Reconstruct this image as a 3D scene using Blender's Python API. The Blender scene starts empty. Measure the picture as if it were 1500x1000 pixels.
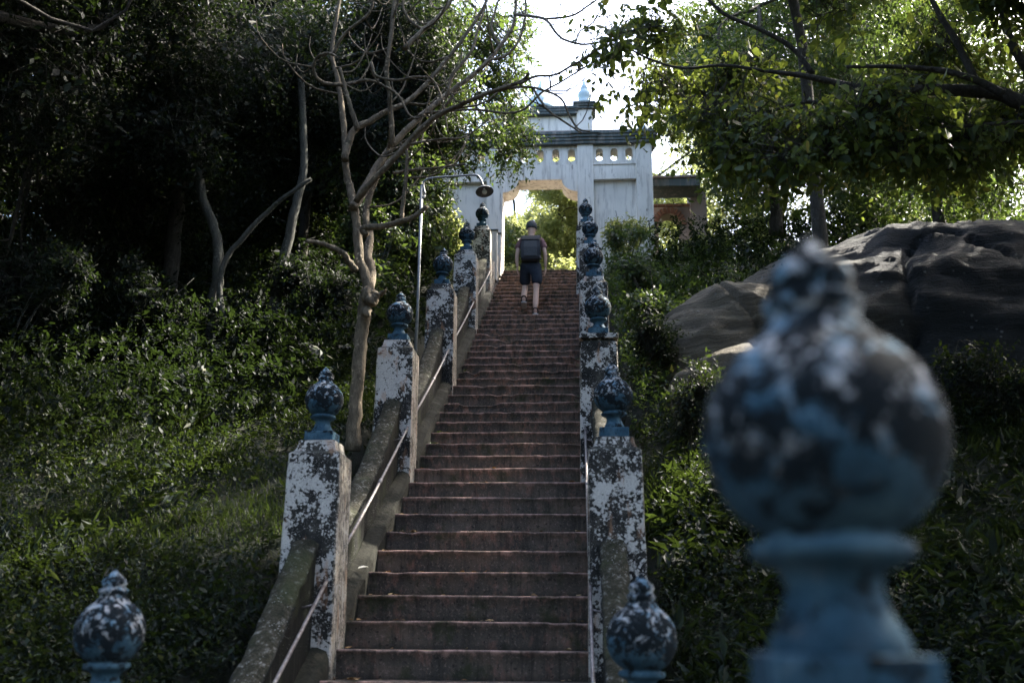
import bpy, bmesh, math, random
import numpy as np
from mathutils import Vector
rad = math.radians
SC = bpy.context.scene
COL = SC.collection

# ------------------------------------------------------------------ camera, sky, sun, exposure
FPX, YAW, PITCH, ROLL = 1458.0, .069, .276, .008
CAM = np.array([1.683, 0.0, .177])
_F = np.array([-math.sin(YAW)*math.cos(PITCH), math.cos(YAW)*math.cos(PITCH), math.sin(PITCH)])
_R = np.array([math.cos(YAW), math.sin(YAW), 0.0])
_U = np.cross(_R, _F)
_R, _U = math.cos(ROLL)*_R+math.sin(ROLL)*_U, math.cos(ROLL)*_U-math.sin(ROLL)*_R
def at(px, py, Y):
    """survey helper: the world point at depth Y along a measured sight line"""
    d = _F+_R*(px-750)/FPX+_U*(500-py)/FPX
    return CAM+d*(Y/d[1])
cd = bpy.data.cameras.new('camera'); cam = bpy.data.objects.new('camera', cd); COL.objects.link(cam)
cd.sensor_width = 36.0; cd.lens = FPX*36/1500; cd.clip_start = .05; cd.clip_end = 2000
from mathutils import Matrix
cam.matrix_world = Matrix(((_R[0], _U[0], -_F[0], CAM[0]), (_R[1], _U[1], -_F[1], CAM[1]), (_R[2], _U[2], -_F[2], CAM[2]), (0, 0, 0, 1)))
cd.dof.use_dof = True; cd.dof.focus_distance = 12.0; cd.dof.aperture_fstop = 1.9
SC.camera = cam
SUN_AZ, SUN_EL = rad(52), rad(46)          # azimuth from +Y towards +X
w = bpy.data.worlds.new('World'); SC.world = w; w.use_nodes = True
wn = w.node_tree; bg = wn.nodes['Background']
sky = wn.nodes.new('ShaderNodeTexSky'); sky.sky_type = 'NISHITA'; sky.sun_disc = False
sky.sun_elevation = SUN_EL; sky.sun_rotation = SUN_AZ; sky.dust_density = 4.0; sky.air_density = 1.0
wn.links.new(sky.outputs[0], bg.inputs[0]); bg.inputs[1].default_value = .15
sd = bpy.data.lights.new('sun', 'SUN'); sun = bpy.data.objects.new('sun', sd); COL.objects.link(sun)
sd.energy = 4.4; sd.angle = rad(.55); sd.color = (1, .93, .82)
_sv = Vector((math.sin(SUN_AZ)*math.cos(SUN_EL), math.cos(SUN_AZ)*math.cos(SUN_EL), math.sin(SUN_EL)))
sun.rotation_euler = _sv.to_track_quat('Z', 'Y').to_euler()
SC.view_settings.view_transform = 'Standard'; SC.view_settings.look = 'None'
SC.view_settings.exposure = 2.95; SC.view_settings.gamma = 1.0; SC.view_settings.use_curve_mapping = False
SC.cycles.max_bounces = 6; SC.cycles.transparent_max_bounces = 6; SC.cycles.use_denoising = True
SC.cycles.diffuse_bounces = 3; SC.cycles.glossy_bounces = 2; SC.cycles.transmission_bounces = 3

# ------------------------------------------------------------------ materials
class NT:
    def __init__(s, name):
        s.m = bpy.data.materials.new(name); s.m.use_nodes = True; s.t = s.m.node_tree
        s.b = s.t.nodes['Principled BSDF']; s.out = s.t.nodes['Material Output']
        s.b.inputs['Roughness'].default_value = .9
        s.b.inputs['Specular IOR Level'].default_value = .3
        s.tc = s.t.nodes.new('ShaderNodeTexCoord'); s.g = s.t.nodes.new('ShaderNodeNewGeometry')
    def n(s, ty, ins={}, **kw):
        n = s.t.nodes.new(ty)
        for k, v in kw.items(): setattr(n, k, v)
        for k, v in ins.items():
            if hasattr(v, 'is_output') : s.t.links.new(v, n.inputs[k])
            else: n.inputs[k].default_value = v
        return n
    def L(s, a, b): s.t.links.new(a, b)
    def vec(s, src, scale=(1, 1, 1), loc=(0, 0, 0)):
        return s.n('ShaderNodeMapping', {'Vector': src, 'Scale': scale, 'Location': loc}).outputs[0]
    def noise(s, vec, scale, detail=5, rough=.6, dist=0):
        return s.n('ShaderNodeTexNoise', {'Vector': vec, 'Scale': scale, 'Detail': detail, 'Roughness': rough, 'Distortion': dist}).outputs[0]
    def vor(s, vec, scale, feat='F1', out=0, rnd=1.0):
        return s.n('ShaderNodeTexVoronoi', {'Vector': vec, 'Scale': scale, 'Randomness': rnd}, feature=feat).outputs[out]
    def rng(s, v, a, b, c=0.0, d=1.0):
        return s.n('ShaderNodeMapRange', {'Value': v, 'From Min': a, 'From Max': b, 'To Min': c, 'To Max': d}).outputs[0]
    def ramp(s, v, stops):
        r = s.n('ShaderNodeValToRGB', {'Fac': v}); e = r.color_ramp.elements
        while len(e) < len(stops): e.new(.5)
        for i, (p, c) in enumerate(stops): e[i].position = p; e[i].color = (*c, 1)
        return r.outputs[0]
    def mix(s, f, a, b, mode='MIX'):
        a = (*a, 1) if isinstance(a, tuple) else a; b = (*b, 1) if isinstance(b, tuple) else b
        n = s.t.nodes.new('ShaderNodeMix'); n.data_type = 'RGBA'; n.blend_type = mode
        for i, v in ((0, f), (6, a), (7, b)):
            if hasattr(v, 'is_output'): s.L(v, n.inputs[i])
            else: n.inputs[i].default_value = v
        return n.outputs[2]
    def math(s, op, a, b=0.0):
        return s.n('ShaderNodeMath', {0: a, 1: b}, operation=op).outputs[0]
    def xyz(s, v): return s.n('ShaderNodeSeparateXYZ', {0: v}).outputs
    def fin(s, col=None, h=None, dist=.01, rough=None, strength=.7):
        if col is not None: s.L(col, s.b.inputs['Base Color'])
        if h is not None:
            bp = s.n('ShaderNodeBump', {'Height': h, 'Distance': dist, 'Strength': strength}); s.L(bp.outputs[0], s.b.inputs['Normal'])
        if rough is not None:
            if hasattr(rough, 'is_output'): s.L(rough, s.b.inputs['Roughness'])
            else: s.b.inputs['Roughness'].default_value = rough
        return s.m

def mat_lichen(name, cover=.5, warm=0.0):
    s = NT(name); w_ = s.n('ShaderNodeObjectInfo').outputs['Location']
    p = s.n('ShaderNodeVectorMath', {0: s.tc.outputs['Object'], 1: w_}, operation='ADD').outputs[0]
    big = s.noise(p, 4.2, 5, .65, .4); fine = s.noise(p, 95, 3, .7)
    warp = s.n('ShaderNodeVectorMath', {0: p, 1: s.n('ShaderNodeVectorMath', {0: s.n('ShaderNodeTexNoise', {'Vector': p, 'Scale': 30.0}).outputs[1], 'Scale': .022}, operation='SCALE').outputs[0]}, operation='ADD').outputs[0]
    mid = s.noise(warp, 24, 5, .72)
    v1 = s.vor(warp, 46); v2 = s.vor(warp, 95)
    a = s.math('ADD', s.rng(v1, .10, .60, .62, 0), s.rng(big, .36, .62, -.75+cover*.6, .66+cover*.6))
    spots = s.rng(s.math('ADD', a, s.math('MULTIPLY', s.math('SUBTRACT', mid, .5), 3.4)), .62, .95)
    b = s.rng(s.math('ADD', s.rng(v2, .12, .5, 1, 0), s.math('MULTIPLY', s.math('SUBTRACT', mid, .5), 2.5)), .72, .95)
    m = s.math('MAXIMUM', spots, s.math('MULTIPLY', b, .75))
    m = s.math('MULTIPLY', m, s.rng(fine, .25, .6, .6, 1))
    base = s.ramp(s.noise(p, 9, 5, .7), [(.3, (.007, .008, .008)), (.55, (.03, .029, .026)), (.75, (.11, .10, .08))])
    streak = s.noise(s.vec(p, (9, 9, .8)), 2.2, 5, .65)
    nx = s.xyz(s.g.outputs['Normal'])[0]
    side = s.rng(s.math('ABSOLUTE', nx), .5, .9)
    wall = s.ramp(streak, [(.32, (.05, .045, .04)), (.45, (.30, .26, .20)), (.6, (.52, .47, .40)), (.8, (.22, .2, .17))])
    c = s.mix(m, base, s.mix(s.noise(p, 7, 4, .6), (.46, .44, .41), (.70, .67, .62)))
    c = s.mix(s.math('MULTIPLY', side, s.rng(mid, .40, .56, .15, .95)), c, wall)
    orange = s.rng(s.noise(s.vec(p, (6, 6, 2)), 1.6, 3, .5), .60, .68, 0, .55+warm)
    c = s.mix(s.math('MULTIPLY', orange, .8), c, (.42, .23, .13))
    z = s.xyz(s.g.outputs['Normal'])[2]
    c = s.mix(s.math('MULTIPLY', s.rng(z, .3, .9), .8), c, (.035, .038, .03))
    h = s.math('ADD', s.math('MULTIPLY', m, .5), fine)
    return s.fin(c, h, .006, .92, .8)

def mat_blue(name='weathered_blue_paint'):
    s = NT(name); p = s.n('ShaderNodeVectorMath', {0: s.tc.outputs['Object'], 1: s.n('ShaderNodeObjectInfo').outputs['Location']}, operation='ADD').outputs[0]
    o = s.xyz(s.tc.outputs['Object']); nz = s.xyz(s.g.outputs['Normal'])[2]
    n1 = s.noise(p, 15, 7, .72, .3); n2 = s.noise(p, 27, 6, .75, .6); n3 = s.noise(s.vec(p, (1, 1, .25)), 34, 4, .7)
    paint = s.ramp(s.noise(p, 9, 5, .7), [(.3, (.018, .048, .078)), (.5, (.036, .085, .125)), (.72, (.10, .175, .225))])
    paint = s.mix(s.rng(n3, .52, .66, 0, .6), paint, (.035, .06, .085))
    t = s.math('ADD', s.rng(o[2], -.13, .05), s.math('MULTIPLY', s.math('SUBTRACT', n1, .5), 4.5))
    mould = s.rng(t, .20, .46)
    c = s.mix(s.math('MULTIPLY', mould, .97), paint, s.mix(n3, (.004, .005, .006), (.014, .018, .02)))
    pale = s.math('MULTIPLY', s.rng(s.math('ADD', n2, s.rng(o[2], -.06, .10, -.06, .012)), .515, .57), s.rng(o[2], -.08, .02, .2, 1))
    c = s.mix(s.math('MULTIPLY', pale, .85), c, s.mix(s.rng(n1, .44, .54), (.14, .25, .34), (.44, .44, .44)))
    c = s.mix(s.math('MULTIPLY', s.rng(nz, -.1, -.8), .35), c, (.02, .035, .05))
    s.b.inputs['Specular IOR Level'].default_value = .12
    return s.fin(c, s.math('ADD', n1, s.noise(p, 90, 3, .6)), .004, s.rng(mould, 0, 1, .72, .93), .6)

def mat_step():
    s = NT('mossy_red_cement'); o = s.tc.outputs['Object']; W_ = s.n('ShaderNodeObjectInfo').outputs['Location']
    p = s.n('ShaderNodeVectorMath', {0: o, 1: W_}, operation='ADD').outputs[0]
    z = s.xyz(o)[2]; y = s.xyz(o)[1]
    big = s.noise(p, 2.3, 5, .65); fine = s.noise(p, 45, 4, .75); med = s.noise(s.vec(p, (1, 1, .55)), 11, 5, .7)
    up = s.rng(s.xyz(p)[2], 1.0, 6.5)
    c = s.ramp(big, [(.3, (.040, .036, .030)), (.5, (.085, .068, .054)), (.68, (.15, .108, .080))])
    red = s.mix(up, (.22, .115, .085), (.28, .15, .085))
    worn = s.rng(s.math('ADD', med, s.math('MULTIPLY', up, .10)), .53, .68, 0, .8)
    c = s.mix(worn, c, red)
    c = s.mix(s.rng(fine, .56, .66, 0, .7), c, (.27, .19, .155))
    c = s.mix(s.rng(s.noise(p, 30, 3, .7), .60, .66, 0, .7), c, (.012, .012, .011))
    v = s.rng(s.vor(p, 55), .10, .16, .45, 0); c = s.mix(s.math('MULTIPLY', v, s.rng(med, .45, .6)), c, (.26, .25, .22))
    edge = s.math('MULTIPLY', s.rng(s.math('ADD', z, s.math('MULTIPLY', s.math('SUBTRACT', med, .5), .10)), -.034, -.006), s.rng(y, .05, .012))
    edge = s.math('MULTIPLY', edge, s.rng(s.noise(p, 7, 6, .75), .42, .56, .12, 1))
    c = s.mix(edge, c, (.40, .25, .205))
    c = s.mix(s.rng(s.noise(p, 3.7, 4, .7), .56, .68, 0, .75), c, (.030, .038, .014))
    c = s.mix(s.rng(s.noise(s.vec(p, (7, 3, .6)), 2.5, 5, .7), .50, .66, 0, .55), c, (.016, .017, .014))
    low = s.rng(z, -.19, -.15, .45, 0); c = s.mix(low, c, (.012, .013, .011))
    return s.fin(c, s.math('ADD', s.math('MULTIPLY', fine, .6), med), .010, .93)

def mat_moss_wall():
    s = NT('dark_mossy_render'); p = s.tc.outputs['Object']
    big = s.noise(p, 3.0, 5, .65); st = s.noise(s.vec(p, (7, 7, .7)), 2, 5, .7); fine = s.noise(p, 50, 4, .7)
    c = s.ramp(st, [(.3, (.004, .005, .004)), (.5, (.009, .010, .008)), (.64, (.030, .029, .024)), (.76, (.13, .125, .115))])
    z = s.xyz(s.g.outputs['Normal'])[2]
    top = s.ramp(s.noise(p, 19, 6, .8, .3), [(.38, (.009, .011, .005)), (.49, (.026, .023, .012)), (.57, (.05, .045, .03)), (.66, (.24, .23, .21))])
    c = s.mix(s.rng(z, .3, .62), c, top)
    c = s.mix(s.rng(big, .52, .66, 0, .6), c, (.035, .042, .015))
    c = s.mix(s.math('MULTIPLY', s.rng(s.vor(p, 48), .13, .2, 1, 0), s.rng(s.noise(p, 5, 3), .5, .62, 0, .8)), c, (.5, .5, .49))
    return s.fin(c, s.math('ADD', fine, st), .012, .95)

def mat_plaster(name, tint=(.60, .66, .71), grime=1.0):
    s = NT(name); p = s.tc.outputs['Object']
    st = s.noise(s.vec(p, (4.5, 4.5, .45)), 2.0, 6, .68); big = s.noise(p, 1.1, 5, .6); fine = s.noise(p, 38, 4, .7)
    c = s.mix(s.rng(big, .3, .7), tint, tuple(v*.80 for v in tint))
    c = s.mix(s.rng(st, .50, .70, 0, .70*grime), c, (.27, .24, .215))
    bl = s.math('MULTIPLY', s.rng(s.noise(s.vec(p, (8, 8, .5), (3, 0, 5)), 1.6, 5, .7), .60, .68), s.rng(s.noise(p, .9, 3), .45, .6)); c = s.mix(s.math('MULTIPLY', bl, .8*grime), c, (.06, .06, .055))
    c = s.mix(s.rng(s.noise(s.vec(p, (3, 3, .8), (7, 3, 1)), 2.3, 5, .75), .62, .72, 0, .8*grime), c, (.14, .11, .095))
    nz = s.xyz(s.g.outputs['Normal'])[2]
    c = s.mix(s.rng(nz, .4, .9, 0, .85), c, (.10, .10, .09))
    c = s.mix(s.rng(fine, .6, .72, 0, .25), c, (.3, .3, .29))
    return s.fin(c, fine, .008, .9, .5)

def mat_simple(name, c1, c2, scale=8, rough=.85, dist=.006, metal=0, stretch=(1, 1, 1), spec=.3):
    s = NT(name); p = s.vec(s.tc.outputs['Object'], stretch); n = s.noise(p, scale, 6, .7)
    s.b.inputs['Metallic'].default_value = metal; s.b.inputs['Specular IOR Level'].default_value = spec
    return s.fin(s.ramp(n, [(.32, c1), (.68, c2)]), n, dist, rough)

def mat_bark(name, dark, light, spots=.5):
    s = NT(name); p = s.tc.outputs['Object']
    n = s.noise(s.vec(p, (1, 1, .35)), 16, 6, .75); b = s.noise(p, 4, 4, .6); f = s.noise(p, 45, 4, .7)
    c = s.ramp(n, [(.3, dark), (.55, tuple((a+b_)/2 for a, b_ in zip(dark, light))), (.75, light)])
    c = s.mix(s.math('MULTIPLY', s.rng(s.vor(p, 22), .2, .38, 1, 0), s.rng(b, .5, .6, 0, spots)), c, tuple(min(.6, v*1.8) for v in light))
    c = s.mix(s.rng(s.noise(p, 2.1, 4), .56, .7, 0, .6), c, (.04, .045, .022))
    return s.fin(c, s.math('ADD', n, s.math('MULTIPLY', f, .4)), .035, .92, 1.0)

def mat_rock():
    s = NT('dark_striated_rock'); p = s.n('ShaderNodeNewGeometry').outputs['Position']
    warp = s.noise(p, .9, 4, .6)
    q = s.n('ShaderNodeVectorMath', {0: p, 1: s.n('ShaderNodeCombineXYZ', {2: s.math('MULTIPLY', warp, .5)}).outputs[0]}, operation='ADD').outputs[0]
    strata = s.noise(s.vec(q, (.25, .25, 6)), 2.4, 7, .72); big = s.noise(p, .8, 5, .6); f = s.noise(p, 28, 5, .75)
    c = s.ramp(strata, [(.25, (.007, .009, .011)), (.5, (.013, .016, .019)), (.78, (.026, .031, .034))])
    x = s.xyz(p)[0]
    tan = s.ramp(strata, [(.3, (.035, .030, .021)), (.5, (.10, .084, .058)), (.72, (.20, .17, .12))])
    c = s.mix(s.math('MULTIPLY', s.rng(s.math('ADD', x, s.math('MULTIPLY', big, 2.0)), 6.4, 5.2), .95), c, tan)
    c = s.mix(s.math('MULTIPLY', s.rng(s.vor(p, 9), .12, .2, 1, 0), s.rng(s.noise(p, 2.2, 3), .5, .62, 0, .7)), c, (.13, .14, .14))
    nz = s.xyz(s.g.outputs['Normal'])[2]
    c = s.mix(s.math('MULTIPLY', s.rng(nz, .75, .98), s.rng(f, .4, .6, 0, .6)), c, (.04, .045, .02))
    return s.fin(c, s.math('ADD', s.math('MULTIPLY', strata, 1.5), f), .05, .85)

def mat_ground():
    s = NT('forest_floor'); p = s.n('ShaderNodeNewGeometry').outputs['Position']
    c = s.ramp(s.noise(p, 2.5, 6, .7), [(.3, (.005, .008, .003)), (.5, (.010, .013, .006)), (.7, (.018, .016, .009))])
    c = s.mix(s.rng(s.vor(p, 14), .1, .3, .35, 0), c, (.03, .022, .012))
    return s.fin(c, s.noise(p, 20, 5, .7), .03, .95)

def mat_leaf(name, stops, trans=.35, tcol=(.16, .24, .03), rough=.42, spec=.5):
    s = NT(name); r = s.g.outputs['Random Per Island']
    c = s.ramp(r, stops); p = s.g.outputs['Position']
    c = s.mix(s.rng(s.noise(p, .9, 3, .6), .35, .7, 0, .5), c, s.mix(1.0, c, (.62, .66, .6), 'MULTIPLY'))
    s.L(c, s.b.inputs['Base Color']); s.b.inputs['Roughness'].default_value = rough
    s.b.inputs['Specular IOR Level'].default_value = spec
    tr = s.n('ShaderNodeBsdfTranslucent', {'Color': s.mix(.55, c, tcol)})
    mx = s.n('ShaderNodeMixShader', {0: trans, 1: s.b.outputs[0], 2: tr.outputs[0]})
    s.L(mx.outputs[0], s.out.inputs[0]); return s.m

M = {}
M['pillar'] = mat_lichen('lichened_white_render', .92)
M['pillar_bare'] = mat_lichen('lichened_grey_render', .62, .1)
M['blue'] = mat_blue()
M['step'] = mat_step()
M['wall'] = mat_moss_wall()
M['kerb'] = mat_simple('dark_mossy_cement', (.006, .007, .004), (.032, .030, .020), 24, .95, .02)
M['gate'] = mat_plaster('pale_blue_plaster', (.82, .775, .70), 1.2)
M['gate_dark'] = mat_plaster('dark_green_grey_moulding', (.10, .12, .12), 1.2)
M['gate_spire'] = mat_plaster('sky_blue_plaster', (.46, .58, .62), .5)
M['annex'] = mat_plaster('weathered_pink_grey_render', (.30, .235, .21), 1.2)
M['brick'] = mat_simple('old_red_brick', (.12, .06, .045), (.26, .14, .10), 14)
M['bark'] = mat_bark('pale_grey_bark', (.030, .024, .016), (.27, .215, .145), .8)
M['bark_dark'] = mat_bark('dark_bark', (.018, .016, .013), (.085, .075, .06), .4)
M['bark_mid'] = mat_bark('grey_green_bark', (.014, .015, .012), (.085, .085, .068), .6)
M['rock'] = mat_rock(); M['ground'] = mat_ground()
M['metal'] = mat_simple('dull_galvanised_metal', (.12, .125, .13), (.26, .265, .26), 30, .5, .001, .5)
M['rail'] = mat_simple('rusty_grey_rail', (.10, .075, .065), (.30, .28, .27), 22, .5, .001, .35)
M['leaf_dark'] = mat_leaf('dark_forest_leaf', [(0, (.002, .005, .004)), (.6, (.005, .010, .007)), (.95, (.014, .021, .012)), (1, (.07, .07, .04))], .2, (.06, .10, .015), .6, .14)
M['leaf_mid'] = mat_leaf('mid_green_leaf', [(0, (.014, .028, .014)), (.6, (.030, .052, .021)), (.94, (.066, .092, .030)), (1, (.16, .12, .04))], .38, rough=.5, spec=.35)
M['leaf_broad'] = mat_leaf('broad_green_leaf', [(0, (.016, .032, .014)), (.6, (.042, .070, .022)), (.93, (.11, .14, .03)), (1, (.24, .16, .04))], .46, (.26, .32, .04), .5, .3)
M['leaf_pale'] = mat_leaf('sunlit_yellow_green_leaf', [(0, (.06, .09, .025)), (.6, (.12, .15, .04)), (1, (.20, .19, .06))], .6, (.50, .54, .18))  # sunlit look put into the leaf colour and translucency
M['leaf_weed'] = mat_leaf('weed_leaf', [(0, (.002, .006, .005)), (.6, (.006, .012, .009)), (.95, (.020, .030, .018)), (1, (.11, .10, .06))], .15, rough=.6, spec=.13)
M['grass'] = mat_leaf('grass_blade', [(0, (.003, .007, .005)), (.7, (.0065, .0135, .009)), (.94, (.022, .031, .018)), (1, (.11, .10, .065))], .2, rough=.6, spec=.2)

# ------------------------------------------------------------------ object helpers
def tag(o, label=None, cat=None, group=None, kind=None):
    if label: o['label'] = label
    if cat: o['category'] = cat
    if group: o['group'] = group
    if kind: o['kind'] = kind
    return o
def empty(name, loc, label, cat, group=None, rz=0):
    o = bpy.data.objects.new(name, None); COL.objects.link(o); o.location = loc; o.rotation_euler = (0, 0, rz)
    o.empty_display_size = .1
    return tag(o, label, cat, group)
def link(name, me, mat, parent=None, loc=None):
    o = bpy.data.objects.new(name, me); COL.objects.link(o)
    if mat is not None and len(me.materials) == 0: me.materials.append(mat)
    if parent: o.parent = parent
    if loc is not None: o.location = loc
    return o
def smooth(me): me.polygons.foreach_set('use_smooth', np.ones(len(me.polygons), bool)); return me
def mesh(name, v, f, sm=False):
    me = bpy.data.meshes.new(name); me.from_pydata([tuple(map(float, p)) for p in v], [], [tuple(q) for q in f]); me.update()
    if sm: smooth(me)
    return me
def np_mesh(name, V, F, sm=False):
    """V (n,3); F list of (m,k) index arrays"""
    me = bpy.data.meshes.new(name); V = np.ascontiguousarray(V, np.float32)
    loops = np.concatenate([f.ravel() for f in F]).astype(np.int32)
    tot = np.concatenate([np.full(len(f), f.shape[1]) for f in F]).astype(np.int32)
    me.vertices.add(len(V)); me.vertices.foreach_set('co', V.ravel())
    me.loops.add(len(loops)); me.loops.foreach_set('vertex_index', loops)
    me.polygons.add(len(tot)); me.polygons.foreach_set('loop_start', (np.cumsum(tot)-tot).astype(np.int32))
    me.polygons.foreach_set('loop_total', tot)
    if sm: me.polygons.foreach_set('use_smooth', np.ones(len(tot), bool))
    me.update(calc_edges=True); return me
def bm_mesh(name, bm, sm=False):
    me = bpy.data.meshes.new(name); bmesh.ops.recalc_face_normals(bm, faces=bm.faces); bm.to_mesh(me); bm.free()
    if sm: smooth(me)
    return me
def box_bm(bm, x0, x1, y0, y1, z0, z1, bev=0):
    r = bmesh.ops.create_cube(bm, size=1)
    for v in r['verts']:
        v.co = Vector((x0+(v.co.x+.5)*(x1-x0), y0+(v.co.y+.5)*(y1-y0), z0+(v.co.z+.5)*(z1-z0)))
    if bev:
        es = set(e for v in r['verts'] for e in v.link_edges)
        bmesh.ops.bevel(bm, geom=list(es), offset=bev, segments=2, affect='EDGES', profile=.6)
def boxes(name, L_, bev=0):
    bm = bmesh.new()
    for b in L_: box_bm(bm, *b, bev=bev)
    return bm_mesh(name, bm)
def lathe(name, prof, seg=40, sm=True, rib=0):
    v, f = [], []; n = len(prof)
    for j in range(seg):
        a = 2*math.pi*j/seg
        for r, z in prof: 
            rr = r*(1+rib*(j % 2)) if rib and r > .05 else r
            v.append((rr*math.cos(a), rr*math.sin(a), z))
    for j in range(seg):
        k = (j+1) % seg
        for i in range(n-1): f.append((j*n+i, k*n+i, k*n+i+1, j*n+i+1))
    return mesh(name, v, f, sm)
def spline(P, n):
    P = np.array(P, float)
    if len(P) < 3: return P[0]+(P[-1]-P[0])*np.linspace(0, 1, n)[:, None]
    Q = np.vstack([2*P[0]-P[1], P, 2*P[-1]-P[-2]]); out = []
    u = np.linspace(0, len(P)-1-1e-6, n)
    for t in u:
        i = int(t); s = t-i; a, b, c, d = Q[i], Q[i+1], Q[i+2], Q[i+3]
        out.append(.5*((2*b)+(-a+c)*s+(2*a-5*b+4*c-d)*s*s+(-a+3*b-3*c+d)*s**3))
    return np.array(out)
def tube_arrays(P, r, seg=8, rng=None, rough=0.0):
    P = np.array(P, float); n = len(P); r = np.broadcast_to(np.array(r, float), (n,)) if np.ndim(r) == 0 else np.array(r, float)
    T = np.gradient(P, axis=0); T /= np.linalg.norm(T, axis=1)[:, None]+1e-9
    up = np.array([0, 0, 1.]) if abs(T[0][2]) < .9 else np.array([1., 0, 0])
    V = []; N = np.cross(T[0], up); N /= np.linalg.norm(N)
    for i in range(n):
        N = N-T[i]*(N@T[i]); N /= np.linalg.norm(N)+1e-9; B = np.cross(T[i], N)
        a = np.arange(seg)*2*np.pi/seg
        rr = r[i]*(1+(rng.uniform(-rough, rough, seg) if rng is not None else 0))
        V.append(P[i]+(np.cos(a)*rr)[:, None]*N+(np.sin(a)*rr)[:, None]*B)
    V = np.vstack(V); i, j = np.meshgrid(np.arange(n-1), np.arange(seg), indexing='ij'); i = i.ravel(); j = j.ravel(); k = (j+1) % seg
    F = np.stack([i*seg+j, i*seg+k, (i+1)*seg+k, (i+1)*seg+j], 1)
    # pinch cap rings
    V = np.vstack([V, P[0], P[-1]]); a = np.arange(seg); b = (a+1) % seg
    F0 = np.stack([b, a, np.full(seg, n*seg)], 1); F1 = np.stack([(n-1)*seg+a, (n-1)*seg+b, np.full(seg, n*seg+1)], 1)
    return V, F, np.vstack([F0, F1])
class Tubes:
    def __init__(s): s.V, s.Q, s.T, s.n = [], [], [], 0
    def add(s, P, r, seg=6, rng=None, rough=0.0):
        V, q, t = tube_arrays(P, r, seg, rng, rough); s.V.append(V); s.Q.append(q+s.n); s.T.append(t+s.n); s.n += len(V)
    def mesh(s, name): return np_mesh(name, np.vstack(s.V), [np.vstack(s.Q), np.vstack(s.T)], True)
    def obj(s, name, mat, parent=None): return link(name, s.mesh(name), mat, parent)
def tube_obj(name, P, r, mat, parent=None, seg=10):
    t = Tubes(); t.add(P, r, seg); return t.obj(name, mat, parent)

# leaf templates: verts (length, width, lift) and faces
T_BROAD = (np.array([(0, 0, 0), (.45, 0, -.05), (1, 0, -.16), (.17, .25, .05), (.55, .27, .03), (.17, -.25, .05), (.55, -.27, .03)]),
           [np.array([(0, 1, 4, 3), (1, 0, 5, 6)]), np.array([(1, 2, 4), (2, 1, 6)])])
T_SMALL = (np.array([(0, 0, 0), (.42, .24, .05), (1, 0, -.08), (.42, -.24, .05)]), [np.array([(0, 2, 1), (0, 3, 2)])])
T_LONG = (np.array([(0, 0, 0), (.4, .13, .04), (1, 0, -.18), (.4, -.13, .04)]), [np.array([(0, 2, 1), (0, 3, 2)])])
def leaves_mesh(name, pos, d, up, size, T, rng):
    tv, tf = T; n = len(pos)
    X = d/(np.linalg.norm(d, axis=1)[:, None]+1e-9)
    Z = up-X*np.sum(up*X, 1)[:, None]; Z /= np.linalg.norm(Z, axis=1)[:, None]+1e-9
    Y = np.cross(Z, X); wv = rng.uniform(.8, 1.2, n); cv = rng.uniform(-.6, 2.2, n)
    V = pos[:, None, :]+size[:, None, None]*(tv[None, :, 0, None]*X[:, None, :]+(tv[None, :, 1]*wv[:, None])[:, :, None]*Y[:, None, :]+(tv[None, :, 2]*cv[:, None])[:, :, None]*Z[:, None, :])
    k = len(tv); off = np.arange(n)[:, None, None]*k
    F = [(f[None]+off).reshape(-1, f.shape[1]) for f in tf]
    return np_mesh(name, V.reshape(-1, 3), F)
def snoise(p, f, seed):
    r = np.random.default_rng(seed); out = 0
    for k in range(5):
        w_ = r.normal(size=(3,)); w_ *= f*(1+.5*k)/np.linalg.norm(w_); out = out+np.sin(p@w_+r.uniform(0, 6.28)+1.3*np.sin(p@np.roll(w_, 1)*.7+k))/(1+.35*k)
    return out/2.6
def crown_points(lobes, n, rng, seed, gap=.0, freq=1.6, shell=.55):
    L_ = np.array(lobes, float); vol = L_[:, 3]*L_[:, 4]*L_[:, 5]; vol = vol/vol.sum()
    idx = rng.choice(len(L_), n*3, p=vol); u = rng.normal(size=(n*3, 3)); u /= np.linalg.norm(u, axis=1)[:, None]
    r = (shell+(1-shell)*rng.random(n*3))**1.0*rng.uniform(.82, 1.12, n*3)
    lo = rng.random(n*3) < .25; r[lo] *= rng.random(lo.sum())
    c = L_[idx, :3]; p = c+u*r[:, None]*L_[idx, 3:6]
    k = snoise(p, freq, seed) > gap; p, u = p[k][:n], u[k][:n]
    return p, u
def sprigs(p, u, m, L_, size, rng, droop=.3, flat=.5):
    n = len(p); d = u*.8+rng.normal(size=(n, 3))*.6; d[:, 2] -= droop*.6; d /= np.linalg.norm(d, axis=1)[:, None]
    ll = L_*rng.uniform(.6, 1.3, n); t = (np.arange(m)+.6)/m
    sag = np.zeros((n, m, 3)); sag[:, :, 2] = -(t**2)[None]*droop*ll[:, None]*.5
    pos = (p[:, None]+d[:, None]*(t[None, :, None]*ll[:, None, None])+sag)
    side = np.cross(d, rng.normal(size=(n, 3))); side /= np.linalg.norm(side, axis=1)[:, None]
    sgn = np.where(np.arange(m) % 2 == 0, 1, -1)[None, :, None]
    ld = d[:, None]*.55+side[:, None]*sgn+rng.normal(size=(n, m, 3))*.35; ld[:, :, 2] -= droop
    up = np.array([0, 0, 1.])*flat+u[:, None]*.5+rng.normal(size=(n, m, 3))*.45
    sz = size*np.clip(rng.lognormal(0, .20, (n, m))*rng.lognormal(-.08, .26, (n, 1)), .4, 1.9)*(1-.25*t[None])
    return pos.reshape(-1, 3), ld.reshape(-1, 3), up.reshape(-1, 3), sz.ravel(), d, ll
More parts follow.
